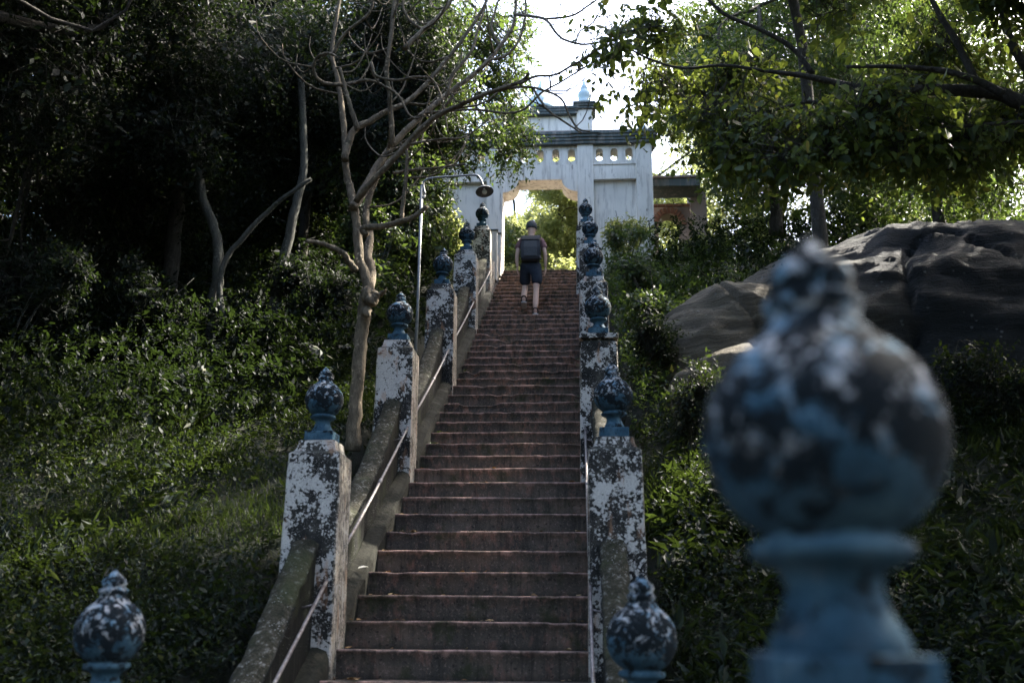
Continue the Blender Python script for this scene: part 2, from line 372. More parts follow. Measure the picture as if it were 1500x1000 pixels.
def foliage(name, lobes, n, m, L_, size, T, mat, parent, seed, gap=0.0, freq=1.6, droop=.3, shell=.55, twigs=0, twmat=None, flat=.5):
    rng = np.random.default_rng(seed)
    p, u = crown_points(lobes, n, rng, seed, gap, freq, shell)
    pos, ld, up, sz, d, ll = sprigs(p, u, m, L_, size, rng, droop, flat)
    o = link(name, leaves_mesh(name, pos, ld, up, sz, T, rng), mat, parent); o['kind'] = 'stuff'
    if twigs:
        tr = twigs; e = p+d*ll[:, None]; e[:, 2] -= droop*ll*.4; s = p-d*ll[:, None]*.9
        a = np.cross(d, [0, 0, 1.]); a /= np.linalg.norm(a, axis=1)[:, None]+1e-9; b = np.cross(d, a)
        V = np.stack([s+a*tr, s-a*tr*.5+b*tr, s-a*tr*.5-b*tr, p+a*tr*.7, p-a*tr*.35+b*tr*.7, p-a*tr*.35-b*tr*.7, e], 1)
        k = np.arange(len(p))[:, None, None]*7
        Q = (np.array([(0, 1, 4, 3), (1, 2, 5, 4), (2, 0, 3, 5)])[None]+k).reshape(-1, 4); Tt = (np.array([(3, 4, 6), (4, 5, 6), (5, 3, 6)])[None]+k).reshape(-1, 3)
        tw = link('twigs', np_mesh('twigs', V.reshape(-1, 3), [Q, Tt]), twmat, parent); tw['kind'] = 'stuff'
    return o
def limbs(tubes, start, lobes, r0, rng, sub=5, seg=6):
    for l in lobes:
        c = np.array(l[:3]); R_ = np.array(l[3:6]); s = np.array(start, float)
        mid = (s+c)/2+rng.normal(size=3)*.18*np.linalg.norm(c-s)*np.array([1, 1, .4]); mid[2] += .1*np.linalg.norm(c-s)
        P = spline([s, mid, c], 12); rr = np.linspace(r0, r0*.35, 12); tubes.add(P, rr, seg, rng, .08)
        for k in range(sub):
            i = rng.integers(5, 12); q = P[i]; e = c+rng.normal(size=3)*R_*.5
            m_ = (q+e)/2+rng.normal(size=3)*.15*np.linalg.norm(e-q); tubes.add(spline([q, m_, e], 8), np.linspace(rr[i]*.6, .006, 8), 5)

# ------------------------------------------------------------------ stair survey
W, Y0, T_, R_ = 1.75, 7.019, .342, .189
SL = R_/T_
NF = -7
LAND = (NF-1)*R_
TOPZ = 42*R_; TOPY = Y0+42*T_
def nos(y): return np.clip((y-Y0)*SL, LAND, TOPZ)
def fbm2(x, y, f=1.0):
    return (np.sin(x*f*1.3+1.7*np.sin(y*f*.9))+np.sin(y*f*1.7+2+1.3*np.sin(x*f*1.1+1))+.5*np.sin(x*f*3.1+y*f*2.3)+.4*np.sin(y*f*4.1-x*f*3.7+1))/2.9
def ground_h(x, y):
    x = np.asarray(x, float); y = np.asarray(y, float)
    b = nos(y)
    left = np.clip((-.30-x)/.25, 0, 1); right = np.clip((x-2.0)/.35, 0, 1)
    far = np.exp(-np.clip(y-TOPY-8, 0, None)/40); b = np.where(y > TOPY+8, TOPZ*far-6*(1-far), b)
    stair = b-.75
    side_l = b+.36+.05*np.clip(-x-.5, 0, 12)+.10*fbm2(x, y, .9)
    side_r = b+.02+.05*np.clip(x-2.2, 0, 9)+.08*fbm2(x+9, y, 1.1)
    h = stair+(side_l-stair)*left+(side_r-stair)*right
    flat = np.clip((y-TOPY-.3)/1.0, 0, 1); h = np.where((left == 0) & (right == 0), stair+flat*.70, h)
    return h+.02*fbm2(x*5, y*5, 1)

# ------------------------------------------------------------------ terrain
def axis(lo, hi, step, far):
    a = list(np.arange(lo, hi, step)); s = step; v = hi
    while v < far: a.append(v); s *= 1.22; v += s
    s = step; v = lo-step; b = []
    while v > -far: b.append(v); s *= 1.22; v -= s
    return np.array(b[::-1]+a)
gx = axis(-10, 12, .16, 420); gy = axis(-2, 28, .2, 420)
X, Y = np.meshgrid(gx, gy, indexing='ij'); Z = ground_h(X, Y)
nx_, ny_ = X.shape; i, j = np.meshgrid(np.arange(nx_-1), np.arange(ny_-1), indexing='ij'); i = i.ravel(); j = j.ravel()
tag(link('ground', np_mesh('ground', np.stack([X, Y, Z], -1).reshape(-1, 3), [np.stack([i*ny_+j, (i+1)*ny_+j, (i+1)*ny_+j+1, i*ny_+j+1], 1)], True), M['ground']), kind='structure')
tag(link('landing', boxes('landing', [(-.6, 2.3, -6, Y0+NF*T_+.02, LAND-.3, LAND)], .01), M['step']), kind='structure')
tag(link('hilltop_path', boxes('hilltop_path', [(-.05, 1.70, TOPY+.34, TOPY+8, TOPZ-.3, TOPZ-.002)], .01), M['step']), kind='structure')

# ------------------------------------------------------------------ staircase: every step is a part
st = empty('staircase', (0, Y0, 0), 'long steep flight of mossy red cement steps climbing to the gateway', 'staircase')
rs = np.random.default_rng(5)
for n_ in range(NF, 43):
    wear = .004 if n_ < 15 else (.011 if n_ < 27 else .008)
    x0, x1 = -.02, W+.10; nxs = 70; xs = np.linspace(x0, x1, nxs)
    wob = snoise(np.stack([xs*3, xs*0+n_*3.3, xs*0], 1), 2.0, 3)
    wob2 = snoise(np.stack([xs*9, xs*0+n_*5.1, xs*0], 1), 3.0, 8)
    chip = np.clip(snoise(np.stack([xs*4, xs*0+n_*7.7, xs*0], 1), 2.3, 21)-(.62 if n_ < 15 else .40), 0, 1)*(.05 if n_ < 15 else .11)
    if n_ < 15: tilt = 0
    else: tilt = rs.uniform(-.008, .008)
    zt = wear*wob*.9+wear*.5*wob2-chip*.5+tilt*(xs-.9)+rs.uniform(-1, 1)*wear*.4
    yf = wear*1.1*wob2+chip*.9+rs.uniform(-.3, 1)*wear*.6
    z0 = n_*R_; yy = T_+.03
    rows = [  # (y, z) per column: bottom front -> riser -> nosing round -> tread back -> back bottom
        (yf*.5+.018, xs*0-R_-.12), (yf*.5+.016+.006*wob2, xs*0-R_*.5), (yf+.012, zt-.030), (yf+.002, zt-.018), (yf-.002, zt-.008), (yf+.004, zt-.001), (yf+.016, zt), (yf+.10, zt-.002-.004*wob2), (xs*0+yy, xs*0-.004), (xs*0+yy, xs*0-R_-.12)]
    V = np.stack([np.stack([xs, r_[0], r_[1]+0*xs], 1) for r_ in rows], 0); k = len(rows)
    ii, jj = np.meshgrid(np.arange(k-1), np.arange(nxs-1), indexing='ij'); ii = ii.ravel(); jj = jj.ravel()
    me = np_mesh('step', V.reshape(-1, 3), [np.stack([ii*nxs+jj, ii*nxs+jj+1, (ii+1)*nxs+jj+1, (ii+1)*nxs+jj], 1)])
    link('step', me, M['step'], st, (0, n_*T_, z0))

# ------------------------------------------------------------------ finial and pillar
def finial_profile():
    B = .141; pr = [(.0, -.262), (.070, -.262), (.078, -.235), (.062, -.205), (.052, -.175), (.060, -.155), (.084, -.146), (.093, -.136), (.090, -.124), (.070, -.118), (.078, -.112)]
    for a in np.linspace(-52, 60, 15): pr.append((B*math.cos(rad(a)), B*.97*math.sin(rad(a))))
    pr += [(.056, .138), (.050, .148), (.058, .158), (.059, .172), (.046, .184), (.047, .190), (.052, .202), (.047, .218), (.029, .238), (.018, .252), (.008, .268), (0, .276)]
    return [(a, z if z < .138 else .138+(z-.138)*.86) for a, z in pr]
FIN = lathe('finial', finial_profile(), 48)
M_ = FIN.materials.append(M['blue'])
PL = boxes('plinth', [(-.105, .105, -.105, .105, -.318, -.245)], .008); PL.materials.append(M['blue'])
BAND = lathe('collar', [(.050, -.150), (.085, -.149), (.107, -.140), (.110, -.131), (.100, -.124), (.060, -.121)], 40); BAND.materials.append(M['blue'])
def shaft_mesh(h, seed):
    """square shaft with swept-in shoulders, z=0 at the top, slight taper and dents"""
    r = np.random.default_rng(seed)
    prof = [(.128, 0), (.134, -.006), (.137, -.03), (.142, -.055), (.156, -.082), (.178, -.098), (.186, -.106), (.188, -.14)]
    for z in np.linspace(.26, h, 9): prof.append((.188+.010*z, -z))
    ring = []
    e = [-1, -.94, -.5, 0, .5, .94]
    pts = [(t, -1) for t in e]+[(1, t) for t in e]+[(-t, 1) for t in e]+[(-1, -t) for t in e]
    V = []
    for (a, z) in prof:
        for (x, y) in pts:
            cx_, cy_ = (x, y)
            if abs(x) == 1 and abs(y) == 1: cx_, cy_ = x*.975, y*.975
            V.append((cx_*a+r.normal()*.0018, cy_*a+r.normal()*.0018, z))
    n = len(pts); F = []
    for i in range(len(prof)-1):
        for j in range(n): F.append((i*n+j, (i+1)*n+j, (i+1)*n+(j+1) % n, i*n+(j+1) % n))
    F.append(tuple(range(n)))
    return mesh('shaft', V, F)
BALL_L = [(161, 925), (475, 586), (586, 460), (649, 388), (684, 344), (706.5, 313)]
BALL_R = [(1205, 640), (940, 935), (898, 580), (875.6, 451), (869, 377), (864.4, 335), (857.6, 307)]
GP = 'blue-finialled pillars lining the stair'
LBL_L = ['dark blue ball finial pillar at the foot of the stair in the lower left corner, base hidden', 'speckled white pillar with blue-topped ball finial beside grass, nearest tall one left of the steps',
         'white speckled pillar left of steps with onion-shaped blue finial, just right of bare tree trunk', 'pillar left of steps right behind the metal lamp pole with mossy wall running into it',
         'grey pillar left of steps with dark round finial, third below the gateway', 'topmost finialled pillar left of the steps, directly under the lamp shade']
LBL_R = ['huge blurred blue and black ball finial close to the camera on the right', 'dark blue ball finial with pale blue tip low beside the bottom right of the steps', 'white lichen-blotched pillar with clean blue finial right of the steps',
         'flaking orange and white pillar with a flat cap and blue finial, right of the steps', 'pillar right of the steps with dark finial, level with the walker\'s shorts', 'pillar right of the steps with dark round finial, level with the walker\'s shoulders', 'topmost small finial pillar right of the steps against the gateway']
def pillar(q, Y, side, k, label):
    c = at(q[0], q[1], Y); top = c[2]-.318
    base = float(nos(Y))-.45; e = empty('stone_pillar', (c[0], Y, base), label, 'pillar', GP)
    s = link('shaft', shaft_mesh(top-base, k*7+(side > 0)), M['pillar_bare'] if (k+side) % 3 == 0 and k > 2 else M['pillar'], e, (0, 0, top-base))
    f = link('finial', FIN, None, e, (0, 0, c[2]-base))
    f.rotation_euler = (rad([0, .8, -1.2, 1.5, -.6, .9, 0][k]), rad([0, -1, 1.4, .6, -1.6, 0, 1][k]), k*1.1+side)
    pq = link('plinth', PL, None, e, (0, 0, c[2]-base)); pq.scale = (.82, .82, 1) if k == 0 and side > 0 else (1, 1, 1)
    return c, top
for k, q in enumerate(BALL_L): pillar(q, 4.138+2.952*k, -1, k+1, LBL_L[k])
for k, q in enumerate(BALL_R): pillar(q, 1.19+2.952*k, 1, k, LBL_R[k])
# flat square cap on the flaking right pillar
XL, XR = -.214, 1.905
cz_ = at(875.6, 451, 10.046)[2]-.318
for o in list(COL.objects):
    if o.get('label') == LBL_R[3]:
        link('cap', boxes('cap', [(-.20, .20, -.20, .20, -.02, .035)], .008), M['pillar_bare'], o, (0, 0, cz_-o.location.z-.045))

# ------------------------------------------------------------------ balustrade walls, kerbs, handrails between the pillars
def sweep(name, ys, prof_at, sm=True):
    """prof_at(y)->list of (x,z); swept along y"""
    V = []; n = None
    for y in ys:
        p = prof_at(y); n = len(p); V += [(x, y, z) for x, z in p]
    F = [(i*n+j, i*n+j+1, (i+1)*n+j+1, (i+1)*n+j) for i in range(len(ys)-1) for j in range(n-1)]
    F += [tuple(range(n))[::-1], tuple((len(ys)-1)*n+j for j in range(n))]
    return mesh(name, V, F, sm)
wr = np.random.default_rng(11)
names_l = ['lowest', 'second', 'third', 'fourth', 'fifth']
PY = [4.138+2.952*k for k in range(7)]
def wall_top(y, ya, yb, h):
    t = (y-ya)/(yb-ya)
    return float(nos(ya)+(nos(yb)-nos(ya))*t)+h-.22*math.sin(math.pi*t)**1.0*(1-.35*t)-.16*(1-t)**2+.10*t**3
def bal(ya, yb, xc, side, label):
    th = .080; ys = np.linspace(ya, yb, 60); wj = {float(y): wr.normal(size=9)*.005 for y in ys}
    def prof(y):
        zt = wall_top(y, ya, yb, .71)+.010*math.sin(y*9)+.006*math.sin(y*31); zb = float(nos(y))-.5; o = []
        o.append((xc-th, zb)); o.append((xc-th, zt-.07))
        for a, dj in zip(np.linspace(180, 0, 9), wj[float(y)]): o.append((xc+(th+.016+dj)*math.cos(rad(a)), zt-.05+(.055+dj)*math.sin(rad(a))))
        o.append((xc+th, zt-.065)); o.append((xc+th, zb)); return o
    me = sweep('balustrade_wall', ys, prof)
    o = link('balustrade_wall', me, M['wall']); return tag(o, label, 'wall', 'mossy walls between the stair pillars', 'thing')
def kerb(ya, yb, x0, x1, label):
    ys = np.linspace(ya, yb, 26); r = np.random.default_rng(int(ya*100))
    jt = {float(y): r.normal(size=3)*.006 for y in ys}
    def prof(y):
        j = jt[float(y)]; z = float(nos(y)); return [(x0, z-.5), (x0, z+.085+j[0]), (x0+(x1-x0)*.35, z+.080+j[1]), (x1-.02, z+.055+j[1]), (x1+j[2]*.6, z+.015), (x1+.004+j[2], z-.5)]
    o = link('stair_kerb', sweep('stair_kerb', ys, prof, False), M['kerb']); return tag(o, label, 'kerb', 'sloping kerbs along the steps', 'thing')
def rail(ya, yb, x, label, side, ha=.50):
    e = empty('handrail', (x, ya, float(nos(ya))), label, 'handrail', 'thin metal handrails on the stair walls')
    P = np.array([(0, y-ya, float(nos(y))-float(nos(ya))+ha-.02*math.sin(math.pi*(y-ya)/(yb-ya))) for y in np.linspace(ya, yb, 10)])
    tube_obj('rail', P, .0125, M['rail'], e)
    tube_obj('sleeve', P[4:6]+(P[5]-P[4])*np.array([[.35], [-.35]]), .017, M['rail'], e)
    for i in (1, 8): tube_obj('bracket', [P[i], P[i]+np.array([-side*.07, 0, -.02]), P[i]+np.array([-side*.11, 0, -.02])], .007, M['rail'], e, 6)
wl = ['mossy wall between the corner finial and the nearest speckled pillar, grass against it', 'mossy round-topped wall left of steps ending at the onion-finial pillar', 'brown mossy wall left of steps passing in front of the lamp pole base',
      'short mossy wall left of steps above the lamp pole', 'highest mossy wall left of steps below the lamp shade']
wrr = ['mossy wall right of steps arching into the lichen-blotched pillar', 'wall right of steps behind the clean blue finial', 'wall right of steps below the walker\'s feet', 'wall right of steps beside the walker', 'highest wall right of steps below the gateway']
rl = ['dark thin handrail at the bottom left, running up into the nearest speckled pillar', 'thin pale handrail between the nearest speckled pillar and the onion-finial pillar', 'thin bright handrail left of steps right of the lamp pole', 'short thin handrail left of steps under the dark finials', 'topmost short handrail left of the steps']
rr_ = ['dark metal handrail beside the bottom right steps behind the low blue finial', 'short dark handrail stub behind the lichen-blotched pillar', 'handrail right of steps beneath the walker', 'handrail right of steps beside the walker', 'topmost handrail right of the steps']
for k in range(5):
    ya, yb = PY[k]+.17, PY[k+1]-.17
    bal(ya, yb, XL, -1, wl[k]); bal(ya, yb, XR, 1, wrr[k])
    kerb(PY[k]+.19, PY[k+1]-.19, XL+.085, -.003, ['lowest', 'second lowest', 'middle', 'second highest', 'highest'][k]+' mossy kerb between the steps and left wall')
    rail(ya+.02, yb-.02, XL+.165, rl[k], 1, .52); rail(ya+.02, yb-.02, XR-.16, rr_[k], -1, .50)
for sgn, xc in ((-1, XL), (1, XR)):
    o = link('balustrade_wall', sweep('balustrade_wall', np.linspace(PY[5]+.17, 22.18, 20), lambda y: [(xc-.09, float(nos(y))-.5), (xc-.09, float(nos(y))+.35), (xc-.05, float(nos(y))+.42), (xc+.05, float(nos(y))+.42), (xc+.09, float(nos(y))+.35), (xc+.09, float(nos(y))-.5)]), M['pillar_bare'])
    tag(o, 'short pale wall joining the top of the %s stair wall to the gateway' % ('left' if sgn < 0 else 'right'), 'wall', None, 'thing')
for (x, y, h, l) in ((-.17, 20.6, 1.15, 'slim pale post without finial beside the top steps, lit by the sun'), (-.16, 21.55, 1.02, 'slim grey post tight against the left jamb of the gateway')):
    e = empty('newel_post', (x, y, float(nos(y))-.1), l, 'post')
    link('shaft', boxes('shaft', [(-.085, .085, -.085, .085, 0, h)], .01), M['gate'], e); link('cap', boxes('cap', [(-.10, .10, -.10, .10, h, h+.04)], .008), M['gate_dark'], e)

# ------------------------------------------------------------------ gateway
GY, XC = 22.2, .80
def plate(name, outer, holes, y0, y1, mat, parent):
    cu = bpy.data.curves.new(name, 'CURVE'); cu.dimensions = '2D'; cu.fill_mode = 'BOTH'; cu.extrude = (y1-y0)/2
    for pts in [outer]+holes:
        sp = cu.splines.new('POLY'); sp.points.add(len(pts)-1); sp.use_cyclic_u = True
        for i_, (a, b) in enumerate(pts): sp.points[i_].co = (a, b, 0, 1)
    tmp = bpy.data.objects.new('tmp', cu); COL.objects.link(tmp)
    me = bpy.data.meshes.new_from_object(tmp.evaluated_get(bpy.context.evaluated_depsgraph_get())); bpy.data.objects.remove(tmp)
    co = np.zeros(len(me.vertices)*3, np.float32); me.vertices.foreach_get('co', co); co = co.reshape(-1, 3)
    co = np.stack([co[:, 0], (y0+y1)/2-co[:, 2], co[:, 1]], 1); me.vertices.foreach_set('co', np.ascontiguousarray(co.ravel())); me.update()
    me.name = name; me.materials.clear(); return link(name, me, mat, parent)
g = empty('gateway', (XC, GY, TOPZ), 'tall pale blue plastered gateway with pierced parapet at the top of the steps', 'gateway')
def win(x, z0=3.115, w_=.088, h=.335):
    zt = z0+h-w_; a = [(x+w_*math.cos(t), zt+w_*math.sin(t)) for t in np.linspace(0, math.pi, 12)]
    b = [(x+w_*math.cos(t), z0+w_+w_*math.sin(t)) for t in np.linspace(math.pi, 2*math.pi, 12)]; return a+b
hb = .93                                                     # half width of the opening
zs, zf = 2.31, 2.63                                          # springing of the corbels, flat soffit
cor = [(hb, zs)]+[(hb-.40*math.sin(t)-.0, zs+.32*(1-math.cos(t))) for t in np.linspace(.15, math.pi/2, 9)]
opening = [(hb, -1.2)]+cor+[(.53, zf)]
op = opening+[(-x, z) for x, z in opening[::-1]]
outer = [(-1.05, -1.2)]+[(-1.05, 3.02), (1.05, 3.02), (1.05, -1.2)]
main = [(1.05, -1.2), (1.05, 3.02), (-1.05, 3.02), (-1.05, -1.2)]+[(-x, z) for x, z in opening]+[(x, z) for x, z in opening[::-1]]
plate('arch_wall', main, [], .04, .62, M['gate'], g)
plate('pierced_band', [(-.92, 3.02), (.92, 3.02), (.92, 3.53), (-.92, 3.53)], [win(k*.385) for k in range(-2, 3)], .07, .50, M['gate'], g)
for s_ in (-1, 1):
    link('pilaster', boxes('pilaster', [(.905, 1.30, 0, .60, -1.3, 3.53)] if s_ > 0 else [(-1.30, -.905, 0, .60, -1.3, 3.53)], .012), M['gate'], g)
    a, b = (1.30, 2.33) if s_ > 0 else (-2.33, -1.30)
    plate('pierced_band', [(a, 3.02), (b, 3.02), (b, 3.53), (a, 3.53)], [win(s_*x) for x in (1.45, 1.81, 2.17)], .07, .50, M['gate'], g)
    link('side_wall', boxes('side_wall', [(a, b, .05, .60, 2.62, 3.018)], .004), M['gate'], g)
    link('recessed_panel', boxes('recessed_panel', [(a-.01, b+.01, .17, .58, -1.3, 2.625)]), M['gate'], g)
    link('pilaster', boxes('pilaster', [(2.33, 2.72, 0, .62, -1.6, 3.53)] if s_ > 0 else [(-2.72, -2.33, 0, .62, -1.6, 3.53)], .014), M['gate'], g)
    link('band_ledge', boxes('band_ledge', [(a, b, .025, .06, 3.0, 3.04)], .004), M['gate'], g)
def cornice(x0, x1, z, out, parent, n=4, th=.3):
    L_ = []; dz = th/n
    for k in range(n): L_.append((x0-out*(k+1)/n, x1+out*(k+1)/n, -.03-out*(k+1)/n, .64+out*(k+1)/n, z+k*dz+(.002 if k else 0), z+(k+1)*dz))
    return link('cornice', boxes('cornice', L_, .006), M['gate_dark'], parent)
cornice(-2.72, 2.72, 3.532, .10, g)
for x0, x1 in ((.905, 1.30), (-1.30, -.905), (2.33, 2.72), (-2.72, -2.33)): cornice(x0+.012, x1-.012, 3.535, .16, g, 4, .285)
link('coping', boxes('coping', [(-2.80, 2.80, -.10, .72, 3.834, 3.872)], .01), M['annex'], g)
link('upper_wall', boxes('upper_wall', [(-.93, .93, .08, .56, 3.874, 4.36)], .004), M['gate'], g)
cornice(-.90, .90, 4.362, .05, g, 3, .20)
for s_ in (-1, 1):
    a, b = (.905, 1.29) if s_ > 0 else (-1.29, -.905)
    link('upper_pilaster', boxes('upper_pilaster', [(a, b, .0, .60, 3.876, 4.50)], .01), M['gate'], g)
    cornice(a, b, 4.50, .09, g, 3, .16)
    f = link('roof_finial', lathe('roof_finial', [(0, 0), (.20, 0), (.20, .05), (.145, .07), (.155, .14), (.175, .18), (.165, .25), (.10, .31), (.085, .33), (.10, .345), (.07, .40), (.03, .48), (.012, .56), (0, .58)], 28), M['gate_spire'], g, (s_*1.10, .12, 4.662)); f.scale = (.95, .95, 1.35)
    f = link('roof_finial', lathe('roof_finial', [(0, 0), (.12, 0), (.07, .05), (.06, .09), (.10, .13), (.125, .2), (.10, .28), (.05, .32), (.045, .36), (0, .46)], 24), M['gate_spire'], g, (s_*2.52, .3, 3.873))
sp_ = link('spire', lathe('spire', [(0, 0), (.62, 0), (.62, .10), (.54, .14), (.50, .28), (.42, .42), (.24, .56), (.18, .64), (.20, .68), (.14, .76), (.06, .92), (.02, 1.08), (0, 1.15)], 36), M['gate_spire'], g, (0, .32, 4.562)); sp_.scale = (.72, .72, .9)
# ruined brick and render side building to the right
an = empty('side_ruin', (3.55, 23.2, TOPZ), 'weathered pinkish ruin with a round brick arch, right of the gateway', 'ruin')
arc = [(.28, 2.0)]+[(.28*math.cos(t), 2.0+.34*math.sin(t)) for t in np.linspace(.1, math.pi-.1, 14)]+[(-.28, 2.0)]
ofs = .48
plate('arch_wall', [(.0, -1), (0, 2.62), (1.45, 2.62), (1.45, -1), (.28+ofs, -1)]+[(x+ofs, z) for x, z in arc]+[(-.28+ofs, -1)], [], .6, 1.05, M['annex'], an)
link('pier', boxes('pier', [(1.02, 1.42, .45, 1.2, -1, 3.0)], .02), M['annex'], an)
link('lintel', boxes('lintel', [(-.05, 1.2, -.25, .50, 2.72, 2.93)], .015), M['gate_dark'], an)
link('coping', boxes('coping', [(-.08, 1.25, -.30, .56, 2.934, 2.99)], .01), M['annex'], an)
bk = boxes('brick', [(-.033, .033, -.06, .02, -.075, .075)], .006)
for t in np.linspace(.12, math.pi-.12, 13):
    o = link('brick', bk, M['brick'], an, (ofs+(.28+.085)*math.cos(t), .6, 2.0+(.34+.085)*math.sin(t))); o.rotation_euler = (0, math.pi/2-t, 0)
bk2 = boxes('brick', [(-.095, .095, -.05, .02, -.03, .03)], .006)
for r__ in range(1):
    for c_ in range(5):
        link('brick', bk2, M['brick'], an, (.10+c_*.205+(r__ % 2)*.1, .6, 2.555+r__*.072))

# ------------------------------------------------------------------ street lamp
LY = 12.3
lp = empty('lamp_post', (at(612, 510, LY)[0]-.02, LY, float(nos(LY))), 'slim grey metal lamp pole with bent arm and tin shade behind the left stair wall', 'lamp post')
def loc(px, py, Y=LY): return at(px, py, Y)-np.array(lp.location)
t_ = loc(616, 262); t_[0] = t_[0]
tube_obj('pole', [(-.02, 0, -.3), (0, 0, 1.2), (t_[0]+.02, 0, t_[2]-.1)], .021, M['metal'], lp, 12)
a = [loc(623, 286), loc(620, 270), loc(625, 263), loc(640, 260), loc(670, 258), loc(695, 256.5), loc(703, 261), loc(708, 273)]
a = spline(a, 30); tube_obj('arm', a, .014, M['metal'], lp)
tube_obj('clamp', [(t_[0], 0, t_[2]-.32), loc(623, 286)], .016, M['metal'], lp, 6)
sh = link('lamp_shade', lathe('lamp_shade', [(.018, .075), (.03, .07), (.035, .04), (.065, .025), (.105, .0), (.118, -.022), (.122, -.024), (.110, -.008), (.06, .018), (.028, .03)], 28), M['metal'], lp, loc(709.5, 279)); sh.rotation_euler = (rad(-14), rad(-8), 0)
bl = link('bulb', lathe('bulb', [(0, -.062), (.022, -.055), (.034, -.035), (.034, -.018), (.018, .01), (.014, .03), (0, .03)], 20), mat_simple('bulb_glass', (.6, .58, .5), (.7, .68, .6), 3, .2), sh)

# ------------------------------------------------------------------ bare tree
bt = empty('bare_tree', (at(520, 640, 9.3)[0]-.04, 9.3, float(ground_h(-.55, 9.3))), 'pale leafless tree with a knotted trunk and curling bare branches beside the left wall', 'tree')
bo = np.array(bt.location); br = np.random.default_rng(3)
TR = [  # (pixel polyline, start depth, end depth, r px start, r px end)
    ([(517, 660), (520, 600), (525, 540), (530, 490), (535, 450), (539, 425)], 9.3, 9.3, 11.5, 12.5),
    ([(541, 440), (537, 410), (526, 375), (523, 335), (518, 300), (512, 275), (506, 245), (505, 205), (501, 160), (494, 115), (486, 80), (492, 32), (500, -20)], 9.3, 9.7, 8.5, 2.8),
    ([(517, 305), (528, 285), (545, 258), (564, 226), (590, 196), (622, 166), (660, 134), (700, 104), (732, 68), (752, 36), (757, -15)], 9.35, 11.2, 7.5, 2.2),
    ([(522, 295), (540, 272), (576, 234), (628, 178), (668, 157), (716, 136), (764, 119), (774, 108)], 9.25, 8.4, 5.5, 2.6),
    ([(541, 425), (543, 395), (538, 372), (542, 345), (536, 318), (544, 278), (566, 240), (598, 214), (638, 172), (672, 130)], 9.4, 10.6, 8, 2.4),
    ([(505, 235), (510, 210), (521, 189), (540, 179), (564, 165), (592, 152), (614, 134), (644, 100), (676, 60), (702, 22), (722, -20)], 9.35, 10.0, 6.5, 2.2),
    ([(524, 190), (514, 160), (506, 130), (498, 100)], 9.3, 9.2, 4.5, 2.5),
    ([(506, 125), (472, 121), (459, 102), (465, 84), (482, 78), (494, 84)], 9.4, 9.0, 3.4, 1.8),
    ([(500, 126), (520, 121), (540, 118), (558, 124), (584, 141), (599, 168), (612, 173), (622, 168)], 9.4, 9.1, 3, 1.4),
    ([(576, 215), (574, 192), (571, 140), (566, 108), (573, 52), (579, -15)], 9.6, 9.3, 4.5, 3.6),
    ([(544, 92), (551, 111), (580, 118), (608, 113), (632, 116), (645, 138), (652, 168), (656, 195)], 9.2, 9.0, 2.6, 1.4),
    ([(592, 72), (620, 44), (645, 22), (668, -10)], 9.6, 9.8, 4.5, 3),
    ([(757, 22), (778, 24), (800, 30), (821, 55), (852, 65), (878, 62), (895, 56)], 11.0, 9.5, 2.8, 1.3),
    ([(796, 28), (836, 24), (860, 10), (882, -6)], 10.6, 10.2, 2, 1.4),
    ([(716, 136), (756, 128), (788, 130), (820, 143), (832, 165), (846, 188), (864, 193)], 8.9, 8.8, 2.4, 1.3),
    ([(780, 128), (788, 142), (803, 162), (826, 178), (852, 195)], 8.9, 8.6, 2.2, 1.4),
    ([(598, 176), (625, 166), (652, 163), (700, 161), (740, 166), (768, 160), (792, 137), (820, 121), (853, 101), (868, 92)], 10.2, 9.6, 2.4, 1.2),
    ([(760, 124), (785, 112), (812, 110), (838, 96), (862, 82), (874, 72)], 8.5, 8.3, 2.4, 1.2),
    ([(537, 345), (532, 334), (556, 332), (588, 324), (608, 316), (625, 302)], 9.3, 9.2, 6, 3.4),
    ([(588, 322), (590, 300), (593, 276), (596, 224), (586, 210)], 9.25, 9.2, 3.6, 2.6),
    ([(522, 396), (511, 384), (500, 369), (472, 357), (448, 353)], 9.3, 9.0, 6, 3),
    ([(560, 228), (590, 214), (644, 204), (676, 202), (700, 188), (717, 173)], 9.6, 9.8, 2.2, 1.2),
    ([(576, 254), (602, 249), (640, 246), (682, 240)], 9.6, 9.8, 2.8, 1.5),
    ([(654, 142), (664, 110), (690, 76), (700, 44), (712, 5)], 10.0, 10.4, 3, 2),
    ([(486, 82), (505, 50), (540, 20), (548, -10)], 9.4, 9.2, 3, 2.2),
    ([(620, 44), (600, 30), (590, 8), (596, -12)], 9.7, 9.7, 2.6, 2),
    ([(700, 104), (718, 88), (740, 82), (760, 60), (770, 20), (768, -15)], 10.6, 11, 2.6, 1.6),
    ([(732, 68), (720, 40), (726, 14), (735, -12)], 11, 11.2, 2.4, 1.6),
    ([(842, 66), (850, 46), (868, 34), (880, 15)], 9.7, 9.7, 1.5, 1.0)]
trunk = Tubes(); brs = []
for n_, (pl, ya, yb, ra, rb) in enumerate(TR):
    k = len(pl); pts = [at(x, y, ya+(yb-ya)*(i_/(k-1)))-bo for i_, (x, y) in enumerate(pl)]
    npt = max(10, k*4); P = spline(pts, npt); dd = np.linspace(ya, yb, npt)
    r = np.linspace(ra, rb, npt)*dd/FPX
    P[1:-1] += br.normal(size=(npt-2, 3))*r[1:-1, None]*(.04 if n_ == 0 else .10)
    if n_ == 0: r = r*(.88+.25*np.exp(-np.linspace(0, 14, npt)))
    brs.append((P, r)); tb = Tubes(); tb.add(P, r, 12, br, .10)
    tb.obj('trunk' if n_ < 1 else 'branch', M['bark'], bt)
